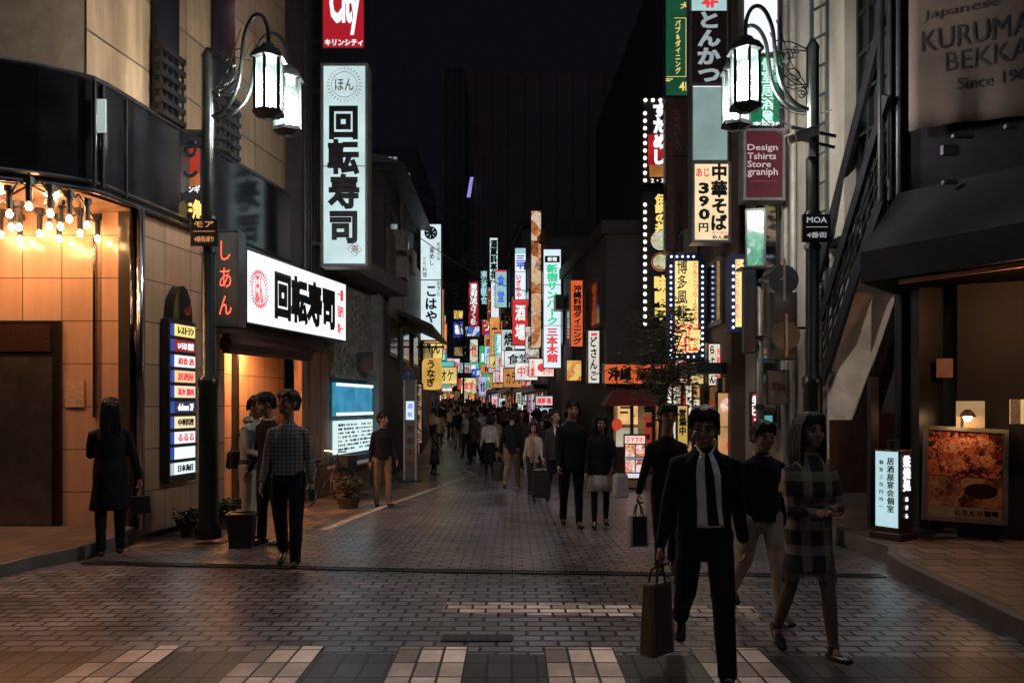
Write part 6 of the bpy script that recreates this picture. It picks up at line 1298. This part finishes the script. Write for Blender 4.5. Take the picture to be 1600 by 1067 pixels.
ph_ = thing('phone', 'pale phone in the hand of the man in checked shirt', 'phone', HANDS[L17][1] + Vector((.01, -.02, -.02)), R(20)); b = MB(); b.box((0, 0, 0), (.07, .012, .14)); b.build('body', mat('phone_white', (.5, .5, .5), .3), ph_, bevel=.004); b = MB(); b.box((0, -.008, 0), (.06, .003, .12)); b.build('screen', mat('phone_glass', (.03, .03, .035), .1), ph_)
# -- the crowd filling the lane
CG = 'pedestrians in the distant crowd'
protos = [person('dark clothed pedestrian in the distant crowd', (0, 200, 0), 1.68, 0, top=BSUIT, bot=BSUIT, vox=.017, face=False, group=CG, collar=WHITEC),
          person('dark clothed pedestrian in the distant crowd', (0, 200, 0), 1.60, 0, top=DGREY, hem=.66, bot=None, skirt=(NAVYC, .5, .05), legskin=TIGHT, hair='long', vox=.017, face=False, group=CG, leg=((-10, 12), (10, 4))),
          person('dark clothed pedestrian in the distant crowd', (0, 200, 0), 1.72, 0, top=NAVYC, bot=KHAKI, vox=.017, face=False, group=CG, arm=((20, 8, 40, 6), (-6, 8, 12, 0))),
          person('pale topped pedestrian in the distant crowd', (0, 200, 0), 1.66, 0, top=WHITEC, hem=.9, bot=DGREY, vox=.017, face=False, group=CG),
          person('dark clothed pedestrian in the distant crowd', (0, 200, 0), 1.70, 0, top=BROWNC, bot=BSUIT, hem=.72, vox=.017, face=False, group=CG, hair='bob'),
          person('pale topped pedestrian in the distant crowd', (0, 200, 0), 1.60, 0, top=BEIGEC, hem=.64, bot=None, skirt=(DGREY, .5, .05), legskin=TIGHT, hair='long', vox=.017, face=False, group=CG, leg=((10, 4), (-10, 14))),
          person('pale topped pedestrian in the distant crowd', (0, 200, 0), 1.71, 0, top=GREYH, hem=.84, bot=NAVYC, vox=.017, face=False, group=CG, leg=((14, 4), (-14, 20)))]
r = random.Random(21); spots = []
for px, Y in ((716, 33), (752, 30), (784, 29), (812, 30), (835, 27), (850, 33), (742, 36), (770, 38), (796, 36), (824, 37), (728, 42), (758, 44), (782, 46), (806, 44), (690, 45), (676, 48), (660, 50), (700, 52), (716, 50), (735, 54), (752, 58), (770, 55), (788, 60), (668, 60), (684, 62), (652, 58), (698, 66), (712, 64), (727, 70), (744, 72), (758, 70), (662, 70), (676, 74), (690, 78), (704, 80), (718, 84), (733, 86), (650, 46), (642, 42), (656, 38), (668, 42), (645, 36), (678, 36), (664, 54), (646, 68), (654, 78), (640, 62), (790, 34), (806, 35), (776, 42), (800, 40), (730, 46), (744, 39), (722, 38), (768, 52), (756, 52), (748, 64), (784, 36), (834, 29), (846, 27.5), (862, 32), (876, 28), (820, 32.5), (712, 58), (700, 74), (690, 70), (744, 25), (780, 24), (816, 23), (850, 21.5), (728, 28), (757, 27), (798, 26), (828, 25.5), (868, 22), (690, 33), (764, 33), (728, 36), (700, 40), (688, 56), (720, 58), (742, 62), (778, 66), (766, 78), (750, 80), (708, 90), (692, 92), (722, 95), (680, 88), (670, 84), (736, 98), (706, 74), (640, 52), (648, 64), (790, 52), (816, 41), (838, 34), (802, 33), (774, 29.5), (746, 48), (762, 50), (712, 46), (694, 60), (866, 29), (858, 25), (907, 26), (880, 24)): spots.append((px, Y))
used = set()
for i, (px, Y) in enumerate(spots):
    k = r.choice([0, 1, 2, 4, 4, 3, 5, 6]); q = protos[k]
    c = q if k not in used else copy_tree(q); used.add(k)
    c.location = ((px - 800) / FPX * Y + r.uniform(-.15, .15), Y, gz(Y)); c.rotation_euler = (0, 0, R(r.choice([0, 180]) + r.uniform(-25, 25))); f = r.uniform(.93, 1.05); c.scale = tuple(x * f for x in q.scale) if c is not q else q.scale
for k, q in enumerate(protos):
    if k not in used: q.location = (-1.5 + k, 40 + k, gz(40))

bpy.data.scenes.remove(TMP)
